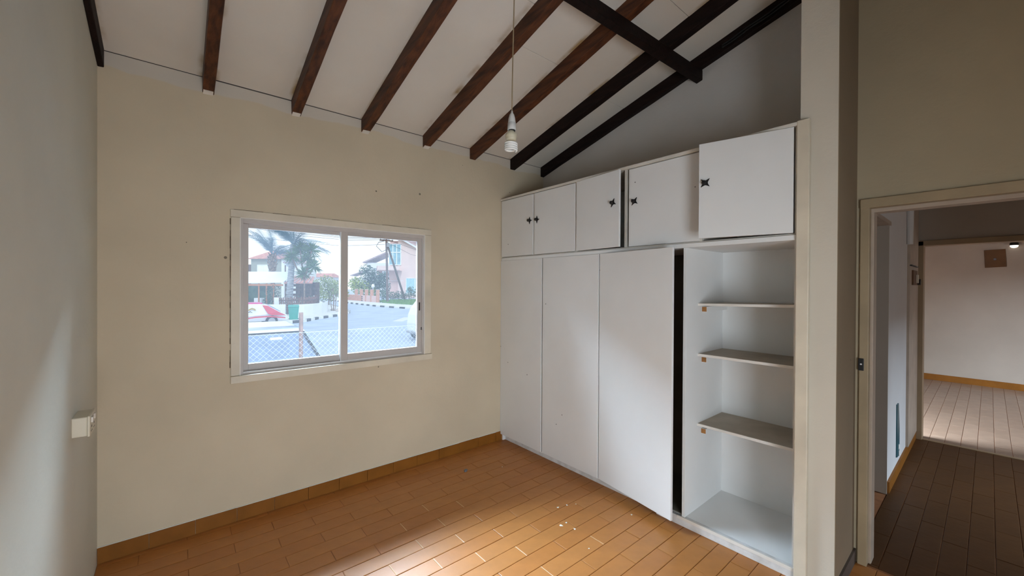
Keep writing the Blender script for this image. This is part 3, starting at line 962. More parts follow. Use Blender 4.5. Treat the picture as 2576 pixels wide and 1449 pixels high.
M['yucca'] = mat('deep_green_sword_leaf', (0.10, 0.20, 0.085), 0.6, 0.35, 3)
M['leaf_olive'] = mat('olive_leaf', (0.27, 0.32, 0.11), 0.8, 0.35, 2)
M['leaf_dark'] = mat('dark_leaf', (0.075, 0.13, 0.085), 0.8, 0.4, 2)
M['leaf_lime'] = mat('lime_leaf', (0.30, 0.36, 0.06), 0.8, 0.3, 2)
M['leaf_bush'] = mat('bush_leaf', (0.10, 0.17, 0.10), 0.8, 0.4, 3)
M['picket'] = mat('brown_picket', (0.20, 0.10, 0.075), 0.85, 0.4, 5)
M['lattice'] = mat('dark_timber', (0.11, 0.065, 0.05), 0.85, 0.3, 5)
M['tarp'] = mat('white_tarp', (0.84, 0.86, 0.86), 0.6, 0.03)
M['orangepost'] = mat('orange_brown_post', (0.45, 0.20, 0.10), 0.8)
M['car_white'] = mat('white_car_paint', (0.82, 0.83, 0.85), 0.25, 0.02)
M['car_blue'] = mat('silver_blue_car_paint', (0.38, 0.47, 0.60), 0.22, 0.05, 2, metal=0.3)
M['car_red'] = mat('red_car_paint', (0.62, 0.06, 0.10), 0.3, 0.05)
M['car_pink'] = mat('magenta_roof_paint', (0.62, 0.02, 0.22), 0.3, 0.05)
M['car_glass'] = mat('car_glass', (0.16, 0.21, 0.33), 0.08, 0.2, 2, spec=1.0)  # blue of the reflected sky is put into the glass colour
M['rubber'] = mat('black_rubber', (0.03, 0.03, 0.035), 0.8)
M['hub'] = mat('grey_hub', (0.35, 0.36, 0.38), 0.4, metal=0.4)
M['sticker'] = mat('white_sticker', (0.75, 0.8, 0.82), 0.6)
M['gold'] = mat('ochre_emblem', (0.40, 0.28, 0.06), 0.6)
M['silver'] = mat('silver_car_paint', (0.6, 0.63, 0.68), 0.25, metal=0.3)
M['rock'] = mat('pale_rock', (0.55, 0.47, 0.42), 0.9, 0.2, 4)

struct('street', MB().box(-60, 160, YB + 0.25, 230, G - 0.3, G), M['asphalt'], 'pale bluish asphalt street curving away outside the window', 'road')

# ---- kerbs in painted black and white blocks
def kerb(name, pts, step, label, z1=G + 0.17, w=0.16, start=0):
    root = thing(name, (pts[0][0], pts[0][1], G), label, 'kerb')
    segs = []
    tot = 0
    P = [Vector((p[0], p[1], 0)) for p in pts]
    for a, b in zip(P, P[1:]):
        segs.append((tot, a, b))
        tot += (b - a).length
    def at(t):
        for s0, a, b in segs:
            if t <= s0 + (b - a).length + 1e-6:
                d = (b - a).normalized()
                return a + d * (t - s0), d
        return segs[-1][2], d
    k = start
    t = 0
    while t < tot - 0.05:
        t1 = min(t + step - 0.03, tot)
        (a, d0), (b, d1_) = at(t), at(t1)
        n0, n1_ = Vector((-d0.y, d0.x, 0)) * w / 2, Vector((-d1_.y, d1_.x, 0)) * w / 2
        q = [a - n0, b - n1_, b + n1_, a + n0]
        MB().hexa([(p.x, p.y, G - .05) for p in q], [(p.x, p.y, z1) for p in q]).build('kerb_block', M['kerb_black'] if k % 2 else M['kerb_white'], root,
                                                                                        label='black painted block' if k % 2 else None)
        t += step
        k += 1


kerb('kerb', [(-2.0, 24.2), (3.0, 26.2), (5.98, 27.6), (7.46, 29.64), (9.6, 31.8), (10.9, 34.0), (11.5, 35.6), (11.9, 38), (13.2, 46), (15, 58)], 0.62,
     'black and white painted kerb curving round the near street corner')
kerb('kerb', [(20.6, 22.0), (19.0, 27.0), (17.9, 36.7), (17.3, 40.0), (16.9, 43.5), (17.0, 53.0), (18.6, 70.0)], 0.95,
     'black and white painted kerb across the street before the brick wall')
struct('pavement', MB().prism([(-3, 24.3, G), (5.9, 27.7, G), (9.5, 31.9, G), (10.8, 34.1, G), (11.8, 38, G), (15, 58, G), (10, 58, G), (9, 38, G), (8, 33.5, G), (-3, 37, G)], (0, 0, 0.15)), M['concrete'],
       'pale pavement on the near street corner', 'pavement')
struct('pavement', MB().prism([(20.7, 22, G), (18, 36.7, G), (17.4, 40, G), (17, 43.5, G), (17.1, 53, G), (18.7, 70, G), (24.2, 95, G), (30, 95, G), (22, 70, G), (19.9, 60, G), (20, 45, G), (22, 36, G), (25, 22, G)], (0, 0, 0.14)), M['concrete'],
       'pale pavement across the street', 'pavement')
struct('verge', MB().prism([(20.3, 49.8, G), (20.2, 44, G), (22, 36, G), (40, 30, G), (45, 60, G), (27, 60.5, G), (21.0, 52, G)], (0, 0, 0.12)), M['grass'],
       'grass verge before the pink house', 'grass')
MB_g = MB()
for i in range(2600):
    t, u_ = random.random(), random.random()
    x, y = 20.4 + 9.0 * t, 42 + 15 * u_
    a, h = random.random() * PI, random.uniform(.12, .35)
    dx, dy = .07 * math.cos(a), .07 * math.sin(a)
    MB_g.add([(x - dx, y - dy, G + .1), (x + dx, y + dy, G + .1), (x + dx * .3, y, G + .1 + h)], [(0, 1, 2)])
tag(MB_g.build('grass_tufts', M['grass']), 'bright green grass tufts on the verge round the utility pole', 'grass', kind='stuff')
tag(MB().prism([(10.9, 25.2, G - .004), (12.8, 27.6, G - .004), (16.9, 27.2, G - .004), (19.6, 24.0, G - .004), (19.4, 23.4, G - .004), (16.6, 26.3, G - .004), (13.0, 26.6, G - .004), (11.3, 24.6, G - .004)], (0, 0, 0.008)).build('road_patch', M['concrete']),
    'pale repaired seam across the asphalt street', 'road patch', kind='structure')

# ---- chain-link fence close to the window
FY = 6.3
fn = thing('chain_link_fence', (1.4, FY, G), 'chain link garden fence on rusty posts just outside the window', 'fence')
wires = MB()
ztop, zbot, c_ = 0.88, G + 0.03, 0.075
hgt = ztop - zbot
nx = int(10.5 / c_)
for k in range(nx + int(hgt / c_)):
    for s_ in (1, -1):
        xb = -3.0 + k * c_
        if s_ > 0:
            a, b = (xb - hgt, zbot), (xb, ztop)
        else:
            a, b = (xb, zbot), (xb - hgt, ztop)
        wires.cyl((a[0], FY + s_ * .002, a[1]), (b[0], FY + s_ * .002, b[1]), 0.0015, None, 4, False)
w_ = wires.build('wire_mesh', M['steel'], fn)
w_['kind'] = 'stuff'
MB().tube([(-4.5, FY, ztop), (1.4, FY, ztop - .01), (8, FY, ztop)], 0.003, 5).build('top_wire', M['steel'], fn)
MB().cyl((1.362, FY + .035, G - .1), (1.370, FY + .035, 1.155), 0.027, 0.027, 12).build('post', M['rust'], fn)
MB().cyl((5.0, FY + .035, G - .1), (5.0, FY + .035, 1.15), 0.027, 0.027, 12).build('post', M['rust'], fn)
MB().tube([(1.34, FY, .15), (1.33, FY - .03, .17), (1.35, FY - .04, .2), (1.38, FY - .02, .18), (1.36, FY, .14)], 0.005, 6).build('wire_loop', M['steel'], fn)


# ---- vehicles
def car_body(L, prof, wl, wu, zb):
    """side profile [(y, z)] from nose to tail along +Y; half widths wl at the belt and wu at the roof"""
    mb = MB()
    zt = max(p[1] for p in prof)
    n = len(prof)
    vs = []
    for sx in (-1, 1):
        for y, z in prof:
            t = max(0, (z - zb) / (zt - zb))
            e = 1 - 0.10 * (abs(2 * y / L - 1) ** 4)
            vs.append((sx * (wl + (wu - wl) * t) * e, y, z))
    fs = [tuple(range(n)), tuple(range(n, 2 * n))[::-1]]
    fs += [(i, n + i, n + (i + 1) % n, (i + 1) % n) for i in range(n)]
    return mb.add(vs, fs)


def wheel(parent, x, y, r):
    MB().cyl((x - .1, y, r), (x + .1, y, r), r, r, 20).build('tyre', M['rubber'], parent, world=False)
    MB().cyl((x - .11, y, r), (x + .11, y, r), r * .6, r * .6, 14).build('hub_cap', M['hub'], parent, world=False)


# nearest car: parked nose away from the window, seen over its rear glass
c1 = thing('parked_car', (1.38, 8.15, G), 'silver blue hatchback parked nearest, its rear glass behind the chain link fence', 'car')
body = car_body(4.0, [(0.0, .35), (0.0, .75), (0.16, .92), (1.05, 1.38), (1.35, 1.45), (2.6, 1.45), (3.0, 1.36), (3.45, .98), (4.1, .85), (4.25, .6), (4.25, .3)], 0.90, 0.70, 0.9)
body.build('body', M['car_blue'], c1, world=False, bevel=.05)
rg = MB().hexa([(-.70, .235, .955), (.70, .235, .955), (.60, 1.00, 1.345), (-.60, 1.00, 1.345)], [(-.70, .215, .985), (.70, .215, .985), (.60, .985, 1.372), (-.60, .985, 1.372)]).build('rear_glass', M['car_glass'], c1, world=False)
MB().hexa([(.02, .80, 1.262), (.22, .80, 1.262), (.22, .87, 1.297), (.02, .87, 1.297)], [(.02, .795, 1.280), (.22, .795, 1.280), (.22, .865, 1.315), (.02, .865, 1.315)]).build('sticker', M['sticker'], rg, world=False, label='white sticker on the glass')
fm = MB()
for sx in (-1, 1):
    fm.hexa([(sx * .76, .19, .95), (sx * .70, .19, .95), (sx * .60, 1.02, 1.365), (sx * .655, 1.02, 1.365)], [(sx * .76, .165, .98), (sx * .70, .165, .98), (sx * .60, .995, 1.395), (sx * .655, .995, 1.395)])
fm.hexa([(-.62, .985, 1.352), (.62, .985, 1.352), (.62, 1.03, 1.372), (-.62, 1.03, 1.372)], [(-.62, .975, 1.384), (.62, .975, 1.384), (.62, 1.02, 1.402), (-.62, 1.02, 1.402)])
fm.build('glass_seal', M['rubber'], c1, world=False, label='black seal round the rear glass')
MB().hexa([(-.69, 1.06, 1.385), (.69, 1.06, 1.385), (.66, 3.0, 1.345), (-.66, 3.0, 1.345)], [(-.66, 1.06, 1.425), (.66, 1.06, 1.425), (.64, 2.72, 1.485), (-.64, 2.72, 1.485)]).build('roof', M['car_white'], c1, world=False, bevel=.02, label='white roof panel')
for sx in (-1, 1):
    for a in (.85, 3.4):
        wheel(c1, sx * .78, a, .31)
    MB().box(sx * .88 - .05, sx * .88 + .05, 2.95, 3.15, .95, 1.08).build('mirror', M['car_blue'], c1, world=False, bevel=.02)

c2 = thing('liveried_car', (4.95, 27.0, G), 'white and red car with graphics beyond the silver blue hatchback', 'car', rz=R(90))
car_body(4.2, [(0.0, .3), (0.02, .62), (.35, .78), (1.0, 1.20), (1.3, 1.27), (3.4, 1.27), (4.0, .95), (4.2, .8), (4.2, .3)], 0.86, 0.72, .8).build('body', M['car_white'], c2, world=False, bevel=.04)
MB().box(-.66, .66, 1.22, 3.4, 1.262, 1.33).build('roof', M['car_pink'], c2, world=False, bevel=.03, label='magenta roof')
MB().hexa([(-.72, .36, .80), (.72, .36, .80), (.66, .98, 1.20), (-.66, .98, 1.20)], [(-.72, .33, .83), (.72, .33, .83), (.66, .95, 1.23), (-.66, .95, 1.23)]).build('windscreen', M['car_glass'], c2, world=False)
side = lambda pts, d=.012: MB().prism([(.872 + (.0 if z < .8 else -.06 * (z - .8) / .4 * 2), y, z) for y, z in pts], (d, 0, 0))
# side facing the bedroom is local -X after the turn
def sdec(pts, m_, label):
    MB().prism([(-.885 + .15 * max(0, z - .8) / .47, y, z) for y, z in pts], (-.012, 0, 0)).build('graphic', m_, c2, world=False, label=label)
sdec([(.10, .60), (.45, .80), (.98, 1.16), (1.25, 1.2), (1.1, .9), (1.0, .72), (.8, .62)], M['car_red'], 'red front graphic')
sdec([(.12, .48), (.9, .60), (1.6, .58), (2.6, .42), (2.6, .36), (1.6, .5), (.9, .52), (.12, .42)], M['car_red'], 'red side stripe')
sdec([(1.55, .92), (1.62, 1.02), (1.74, 1.07), (1.86, 1.02), (1.96, .92), (1.86, .92), (1.80, .98), (1.70, .98), (1.64, .92)], M['gold'], 'ochre arched emblem')
sdec([(2.0, .93), (2.02, 1.06), (2.06, 1.06), (2.06, .97), (2.16, .97), (2.16, .93)], M['rubber'], 'dark letter stroke')
sdec([(1.72, .80), (1.84, .88), (1.96, .80), (1.92, .80), (1.84, .84), (1.76, .80)], M['rubber'], 'dark chevron stroke')
sdec([(2.2, .94), (2.32, .94), (2.32, .97), (2.2, .97)], M['rubber'], 'dark letter stroke')
for sx in (-1, 1):
    for a in (.8, 3.4):
        wheel(c2, sx * .76, a, .30)

c3 = thing('white_van', (7.68, 15.45, G), 'white van cut off by the right window edge', 'van', rz=R(-90))
car_body(4.6, [(.06, .28), (.0, .45), (-.02, .75), (.02, 1.1), (.14, 1.40), (.36, 1.66), (.75, 1.82), (1.4, 1.87), (4.4, 1.87), (4.6, 1.6), (4.6, .3)], .90, .80, .9).build('body', M['car_white'], c3, world=False, bevel=.06)
for sx in (-1, 1):
    MB().box(sx * .865 - .006, sx * .865 + .006, .24, 1.6, 1.50, 1.512).build('roof_seam', M['hub'], c3, world=False)
MB().box(-.86, .86, -.03, .10, .30, .40).build('bumper_strip', M['hub'], c3, world=False, bevel=.02)
for sx in (-1, 1):
    MB().box(sx * .905 - .012, sx * .905 + .012, .52, .72, .80, .86).build('side_marker', M['rubber'], c3, world=False)
    MB().box(sx * .905 - .006, sx * .905 + .006, .14, 4.4, .655, .668).build('side_crease', M['hub'], c3, world=False)
    for a in (.52, 3.6):
        wheel(c3, sx * .83, a, .31)
c4 = thing('distant_car', (22.6, 78.3, G), 'tiny silver car parked far along the side street', 'car', rz=R(60))
car_body(4.2, [(0, .3), (0, .7), (.9, .9), (1.5, 1.38), (3.2, 1.4), (4.0, .95), (4.2, .8), (4.2, .3)], .86, .7, .8).build('body', M['silver'], c4, world=False, bevel=.05)
for sx in (-1, 1):
    for a in (.8, 3.4):
        wheel(c4, sx * .78, a, .31)
MB().box(-.84, .84, 1.5, 3.3, .95, 1.28).build('side_glass', M['car_glass'], c4, world=False, bevel=.05)

# ---- wheeled bin
wb = thing('wheeled_bin', (5.75, 28.6, G), 'green wheeled bin standing at the end of the white garden wall', 'bin', rz=VIEW + .5)
MB().hexa([(-.23, -.25, .08), (.23, -.25, .08), (.23, .25, .08), (-.23, .25, .08)], [(-.30, -.34, .95), (.30, -.34, .95), (.30, .34, .95), (-.30, .34, .95)]).build('tub', M['bin'], wb, world=False, bevel=.02)
MB().hexa([(-.32, -.37, .95), (.32, -.37, .95), (.32, .38, .95), (-.32, .38, .95)], [(-.31, -.36, 1.0), (.31, -.36, 1.0), (.30, .38, 1.07), (-.30, .38, 1.07)]).build('lid', M['bin'], wb, world=False, bevel=.015)
for sx in (-1, 1):
    MB().cyl((sx * .25 - .03, .28, .1), (sx * .25 + .03, .28, .1), .1, .1, 12).build('wheel', M['rubber'], wb, world=False)

# ---- white garden wall, picket fence behind it
def wall_run(name, pts, z0, z1, w, m_, label, cat):
    mb = MB()
    P = [Vector((p[0], p[1], 0)) for p in pts]
    N = []
    for i in range(len(P)):
        d = (P[min(i + 1, len(P) - 1)] - P[max(i - 1, 0)]).normalized()
        N.append(Vector((-d.y, d.x, 0)) * w / 2)
    n = len(P)
    vs = []
    for p, q in zip(P, N):
        vs += [(p.x - q.x, p.y - q.y, z0), (p.x + q.x, p.y + q.y, z0), (p.x + q.x, p.y + q.y, z1), (p.x - q.x, p.y - q.y, z1)]
    fs = [(4 * i + a, 4 * i + (a + 1) % 4, 4 * i + 4 + (a + 1) % 4, 4 * i + 4 + a) for i in range(n - 1) for a in range(4)]
    fs += [(3, 2, 1, 0), (4 * n - 4, 4 * n - 3, 4 * n - 2, 4 * n - 1)]
    mb.add(vs, fs)
    return tag(mb.build(name, m_), label, cat)


wall_run('garden_wall', [(-4, 36.5), (2.5, 34.2), (4.6, 33.4), (6.05, 32.7)], G, 0.14, .2, M['white'], 'white garden wall running behind the liveried car', 'wall')
GW = [(6.35, 31.6), (7.0, 31.7), (7.7, 32.2), (8.5, 33.1), (9.2, 34.3), (9.75, 36.0), (10.1, 38.2)]
wall_run('garden_wall', GW, G, 0.16, .2, M['white'], 'white curved garden wall at the street corner right of the bin', 'wall')
pf = thing('picket_fence', (8, 34, G), 'dark brown picket fence behind the curved white garden wall', 'fence')
mb = MB()
pw = [(5.6, 33.6), (6.6, 33.2), (7.6, 33.4), (8.3, 34.3), (8.9, 35.6), (9.3, 37.4), (9.5, 39.0)]
for a, b in zip(pw, pw[1:]):
    a, b = Vector((*a, 0)), Vector((*b, 0))
    n = int((b - a).length / .115)
    for k in range(n):
        p = a.lerp(b, k / n)
        h = .62 + random.uniform(-.05, .08)
        mb.box(p.x - .035, p.x + .035, p.y - .012, p.y + .012, G + .3, h)
o = mb.build('pickets', M['picket'], pf)
o['kind'] = 'stuff'
mb = MB()
for z in (.05, .4):
    for a, b in zip(pw, pw[1:]):
        mb.cyl((*a, z), (*b, z), .035, .035, 6)
mb.build('rail', M['lattice'], pf)
for x, y in ((5.6, 33.5), (9.35, 38.1)):
    MB().box(x - .14, x + .14, y - .14, y + .14, G, .62).build('pillar', M['white'], pf, bevel=.02, label='white pillar')

# ---- carport canopy
ca = thing('carport', (3.6, 37.3, G), 'white tarpaulin carport roof on thin posts behind the garden wall', 'carport', rz=VIEW)
MB().hexa([(-.8, 0, 2.40), (3.55, 0, 2.52), (3.25, 2.4, 3.38), (-.8, 2.4, 3.38)], [(-.8, 0, 2.46), (3.55, 0, 2.58), (3.25, 2.4, 3.44), (-.8, 2.4, 3.44)]).build('tarpaulin', M['tarp'], ca, world=False)
MB().box(-.8, 3.5, .0, .08, 2.26, 2.40).build('front_beam', M['orangepost'], ca, world=False)
for x in (1.6, 2.2, 2.75):
    MB().cyl((x, .1, 0), (x, .1, 2.45), .06, .06, 8).build('post', M['orangepost'], ca, world=False)
MB().box(-.6, 1.2, 2.2, 2.3, .4, 2.3).build('back_screen', M['leaf_dark'], ca, world=False, label='dark green screen at the back')
MB().box(.9, 1.5, .6, 1.0, .3, 1.3).build('stored_box', M['white'], ca, world=False)

# ---- pergola hut with red tiled roof
pg = thing('pergola_hut', (7.6, 40.6, G), 'dark timber garden hut with a red tiled roof', 'hut', rz=VIEW)
MB().hexa([(-.2, -.1, 2.46), (2.35, -.1, 2.46), (1.6, 1.8, 3.05), (-.2, 1.8, 3.15)], [(-.2, -.1, 2.54), (2.35, -.1, 2.54), (1.6, 1.8, 3.13), (-.2, 1.8, 3.23)]).build('roof', M['roof_red'], pg, world=False)
for k in range(6):
    MB().hexa([(-.1 + .4 * k, -.1, 2.54), (.0 + .4 * k, -.1, 2.54), (.0 + .3 * k, 1.75, 3.1), (-.08 + .3 * k, 1.75, 3.1)], [(-.1 + .4 * k, -.1, 2.60), (.0 + .4 * k, -.1, 2.60), (.0 + .3 * k, 1.75, 3.2), (-.08 + .3 * k, 1.75, 3.2)]).build('tile_rib', M['roof_pink'], pg, world=False)
for x in (0, 1.1, 2.1):
    MB().box(x - .06, x + .06, 0, .12, 0, 2.5).build('post', M['lattice'], pg, world=False)
for z in (.6, 1.0, 1.45, 1.9, 2.3):
    MB().box(-.1, 2.15, .02, .08, z - .10, z + .12).build('board', M['lattice'], pg, world=False)
MB().box(-.1, 2.1, 1.7, 1.76, 0, 2.6).build('back_wall', M['lattice'], pg, world=False)


# ---- plants
def foliage(blobs, n, size, seed):
    rnd = random.Random(seed)
    mb = MB()
    tot = sum(b[3] ** 2 for b in blobs)
    for cx_, cy_, cz_, r_ in blobs:
        for _ in range(int(n * r_ * r_ / tot)):
            d = Vector((rnd.gauss(0, 1), rnd.gauss(0, 1), rnd.gauss(0, 1))).normalized()
            p = Vector((cx_, cy_, cz_)) + d * r_ * rnd.random() ** .45
            a = Vector((rnd.gauss(0, 1), rnd.gauss(0, 1), rnd.gauss(0, 1))).normalized() * size * rnd.uniform(.6, 1.3)
            b = a.cross(Vector((rnd.gauss(0, 1), rnd.gauss(0, 1), rnd.gauss(0, 1)))).normalized() * size * .45
            mb.add([p - a * .5, p + b * .5, p + a * .5, p - b * .5], [(0, 1, 2, 3)])
    return mb


def shrub(name, loc, blobs, n, size, m_, label, cat='tree', trunks=(), tm=None, seed=1):
    t = thing(name, loc, label, cat)
    o = foliage(blobs, n, size, seed).build('foliage', m_, t, world=False)
    o['kind'] = 'stuff'
    for tr in trunks:
        MB().tube(tr[0], tr[1], 7).build('trunk', tm or M['trunk_brown'], t, world=False)
    return t


def frond_mesh(L, droop, seed):
    rnd = random.Random(seed)
    mb = MB()
    pts = []
    for k in range(13):
        t = k / 12
        pts.append(Vector((0, L * (t - .12 * t * t), droop * L * (.55 * t - 1.25 * t * t))))
    mb.tube(pts, [.035 * (1 - .85 * k / 12) for k in range(13)], 4)
    for k in range(32):
        t = .14 + .85 * k / 31
        i = min(int(t * 12), 11)
        p = pts[i].lerp(pts[i + 1], t * 12 - i)
        d = (pts[i + 1] - pts[i]).normalized()
        ll = L * .20 * math.sin(PI * (.12 + .86 * t)) ** .7 + .05
        for s in (-1, 1):
            q = p + Vector((s * ll * .80, ll * .55 * d.y, -ll * .30 + rnd.uniform(-.08, .1)))
            w = .017
            mb.add([p - d * w, p + d * w, q], [(0, 1, 2)])
    return mb


def palm(name, loc, h, r0, r1, L, nf, label, tm, lean=(0, 0), seed=3, boots=0, up=(.1, 1.25)):
    rnd = random.Random(seed)
    t = thing(name, loc, label, 'palm tree')
    pts = [(lean[0] * k / 8, lean[1] * k / 8, h * k / 8) for k in range(9)]
    rs = [r0 + (r1 - r0) * k / 8 for k in range(9)]
    tr = MB().tube(pts, rs, 14).build('trunk', tm, t, world=False, smooth=True)
    if tm is M['trunk_grey']:
        mb = MB()
        k = .5
        while k < h - .2:
            f = k / h
            mb.cyl((lean[0] * f, lean[1] * f, k), (lean[0] * f, lean[1] * f, k + .05), (r0 + (r1 - r0) * f) * 1.05, None, 14)
            k += .16
        mb.build('trunk_rings', tm, tr, world=False)
    if boots:
        mb = MB()
        for k in range(boots):
            a, z = k * 2.4, h - 1.5 + 1.5 * k / boots
            rr = r1 * (1.0 + .5 * math.sin(PI * k / boots))
            b = Vector((rr * math.cos(a), rr * math.sin(a), z))
            mb.cyl(b, b + Vector((.10 * math.cos(a), .10 * math.sin(a), .20)), .07, .03, 5)
        mb.build('leaf_bases', M['boots'], tr, world=False)
    var = [frond_mesh(L * s, d, i) for i, (s, d) in enumerate(((1, .30), (.92, .5), (1.05, .2)))]
    src = [v.build('frond', M['frond'], t, world=False) for v in var]
    for k in range(nf):
        o = src[k] if k < 3 else src[k % 3].copy()
        if k >= 3:
            COL.objects.link(o)
            o.parent = t
        el = up[0] + (up[1] - up[0]) * ((k * .618) % 1)
        o.location = (lean[0], lean[1], h - .05)
        o.rotation_euler = (el, rnd.uniform(-.3, .3), k * 2.39996)
        o.rotation_mode = 'XYZ'
    return t


palm('palm_tree', (6.6, 41.4, G), 5.1, .17, .20, 3.0, 38, 'feathery palm with a knobbly brown trunk behind the carport', M['trunk_brown'], boots=40, seed=4, up=(.0, 1.3))
palm('palm_tree', (6.62, 34.85, G), 5.5, .25, .19, 3.0, 40, 'tall palm with a grey ringed trunk beside the carport', M['trunk_grey'], lean=(.30, -.2), seed=9, up=(-.4, 1.25))


def sword_head(c, L, n, seed):
    rnd = random.Random(seed)
    mb = MB()
    for k in range(n):
        el = rnd.uniform(-.75, 1.45)
        a = k * 2.39996
        d = Vector((math.cos(a) * math.cos(el), math.sin(a) * math.cos(el), math.sin(el)))
        s = d.cross(Vector((0, 0, 1))).normalized() * .045
        l = L * rnd.uniform(.75, 1.1)
        m1 = Vector(c) + d * l * .5 + Vector((0, 0, .03))
        e = Vector(c) + d * l + Vector((0, 0, -.10 * l))
        mb.add([Vector(c) - s * .5, m1 - s, e, m1 + s, Vector(c) + s * .5], [(0, 1, 2, 3, 4)])
    return mb


yu = thing('yucca_tree', (7.55, 33.9, G), 'dark green yucca with several spiky heads in the garden', 'yucca')
heads = [((-.75, .5, 4.45), .85), ((.2, -.2, 4.35), .9), ((-.05, .05, 3.2), .8), ((.4, -.4, 5.0), .85), ((-.25, .2, 5.1), .85), ((.55, -.5, 3.75), .75)]
for k, (c, L) in enumerate(heads):
    hd = sword_head(c, L, 75, k).build('leaf_head', M['yucca'], yu, world=False)
    MB().tube([(0, 0, 0), (0, 0, 1.6), (0, 0, c[2] - .05)] if k == 2 else [(0, 0, 2.7), (c[0] * .6, c[1] * .6, 2.7 + (c[2] - 2.7) * .5), (c[0], c[1], c[2] - .05)], .055, 7).build('stem', M['trunk_brown'], yu, world=False)

shrub('garden_tree', (13.0, 47.3, G), [(-.3, 0, 2.6, .9), (.7, -.3, 2.1, .9), (-1.2, .4, 1.9, .8), (.1, 0, 1.5, 1.0), (1.3, -.7, 1.4, .7)], 1700, .26, M['leaf_olive'],
      'olive green bushy tree left of the window meeting stile', trunks=[([(0, 0, 0), (.05, 0, .8), (0, 0, 1.6)], .07)], seed=11)
shrub('garden_tree', (11.0, 44.8, G), [(0, 0, 2.2, .8), (-.4, .2, 1.5, .8), (.5, -.2, 1.3, .7)], 900, .22, M['leaf_olive'], 'smaller olive green tree beside the garden hut',
      trunks=[([(0, 0, 0), (.05, 0, .7), (0, 0, 1.4)], .06)], seed=12)
shrub('street_sapling', (10.25, 35.9, G + .1), [(0, 0, 2.2, .55), (.25, -.2, 1.7, .45), (-.2, .1, 1.5, .35)], 260, .14, M['leaf_olive'], 'thin bare stemmed sapling on the street corner',
      trunks=[([(0, 0, 0), (.03, 0, .9), (-.05, 0, 2.0)], .045), ([(.12, 0, 0), (.22, 0, 1), (.3, 0, 1.8)], .03), ([(-.1, .1, 0), (-.2, .1, 1), (-.12, .1, 1.9)], .03)], seed=13)
shrub('garden_bush', (7.2, 34.6, G), [(0, 0, .9, .6), (.9, .3, 1.0, .55), (-.8, .2, .9, .6)], 600, .15, M['leaf_bush'], 'low dark bush behind the picket fence', 'bush', seed=14)
shrub('garden_bush', (5.7, 35.6, G), [(0, 0, 1.4, .6), (.1, .2, 2.0, .55), (-.2, .1, .8, .6)], 600, .16, M['leaf_dark'], 'dark bush beside the grey palm trunk', 'bush', seed=15)
shrub('lime_hedge', (21.9, 61.2, G), [(-.6, .6, 2.2, 1.3), (.2, -.2, 1.6, 1.4), (-1.0, 1.2, 2.6, 1.1), (.9, -.9, .9, 1.0)], 1500, .34, M['leaf_lime'], 'yellow green hedge behind the brick wall', 'hedge', seed=16)
shrub('dark_tree', (23.2, 61.3, G), [(-.6, .5, 4.4, 1.3), (.4, -.3, 3.2, 1.5), (-.3, .2, 2.0, 1.6), (1.2, -1.0, 2.2, 1.4), (1.4, -1.0, 3.6, .9)], 2600, .34, M['leaf_dark'],
      'tall dark green tree beside the pink house', trunks=[([(0, 0, 0), (0, 0, 2.5)], .12)], seed=17)
shrub('front_bush', (24.6, 57.5, G), [(0, 0, .7, .8), (-.9, .6, .9, .8), (.9, -.6, .8, .8)], 900, .24, M['leaf_bush'], 'dark bush left of the leaning pole foot', 'bush', seed=18)
shrub('front_bush', (26.9, 55.9, G), [(0, 0, 1.1, .8), (.9, -.7, 1.2, .8), (.1, 0, 1.8, .5), (-.7, .5, .8, .6)], 900, .24, M['leaf_bush'], 'dark bush under the lower window of the pink house', 'bush', seed=19)
for i, (x, y, r_) in enumerate(((10.35, 36.5, .2), (10.6, 35.6, .16), (10.35, 35.2, .14), (10.75, 36.3, .18))):
    mb = MB().lathe([(r_ * .5, 0), (r_, r_ * .3), (r_ * .85, r_ * .7), (r_ * .3, r_)], (0, 0, 0), 7)
    o = mb.build('corner_rock', M['rock'], bevel=.02)
    o.location, o.rotation_euler = (x, y, G + .14), (0, 0, i)
    tag(o, ('largest pale rock behind the corner sapling', 'pale rock right of the sapling foot on the street corner', 'small pale rock nearest the kerb by the corner sapling', 'pale rock farthest right behind the corner sapling')[i], 'rock', 'rocks round the corner sapling')

# ---- far white fence
ff = thing('far_fence', (19, 75.5, G), 'low white fence far down the side street', 'fence', rz=VIEW)
for k in range(9):
    MB().box(-1.9 + k * .5, -1.82 + k * .5, 0, .08, 0, 1.0).build('post', M['upvc'], ff, world=False)
for z in (.3, .6, .9):
    MB().box(-1.9, 2.2, .02, .06, z, z + .12).build('rail', M['upvc'], ff, world=False)

# ---- brick wall with pillars
bw = thing('brick_wall', (20, 55, G), 'low orange brick wall with five tall pillars across the street', 'wall')
mb = MB()
P0, P1 = Vector((19.85, 62.5, 0)), Vector((20.15, 50.9, 0))
nb = 20
for row in range(6):
    for k in range(nb):
        a = P0.lerp(P1, (k + (.5 if row % 2 else 0)) / nb)
        b = P0.lerp(P1, min(1, (k + .97 + (.5 if row % 2 else 0)) / nb))
        z0 = G + .13 + row * .14
        mb.box(a.x - .1, a.x + .1, b.y, a.y, z0, z0 + .125)
o = mb.build('brick_courses', M['brick'], bw)
o['kind'] = 'stuff'
MB().box(19.9, 20.1, 50.95, 62.4, G, .17).build('mortar_core', M['pink_d'], bw)
for y in (59.05, 57.0, 55.0, 53.05, 50.98):
    pl_ = MB().box(19.85, 20.2, y - .19, y + .19, G, .96).build('pillar', M['brick'], bw, bevel=.02)
    MB().box(19.83, 20.22, y - .21, y + .21, .96, 1.0).build('cap', M['pink'], pl_, world=False)

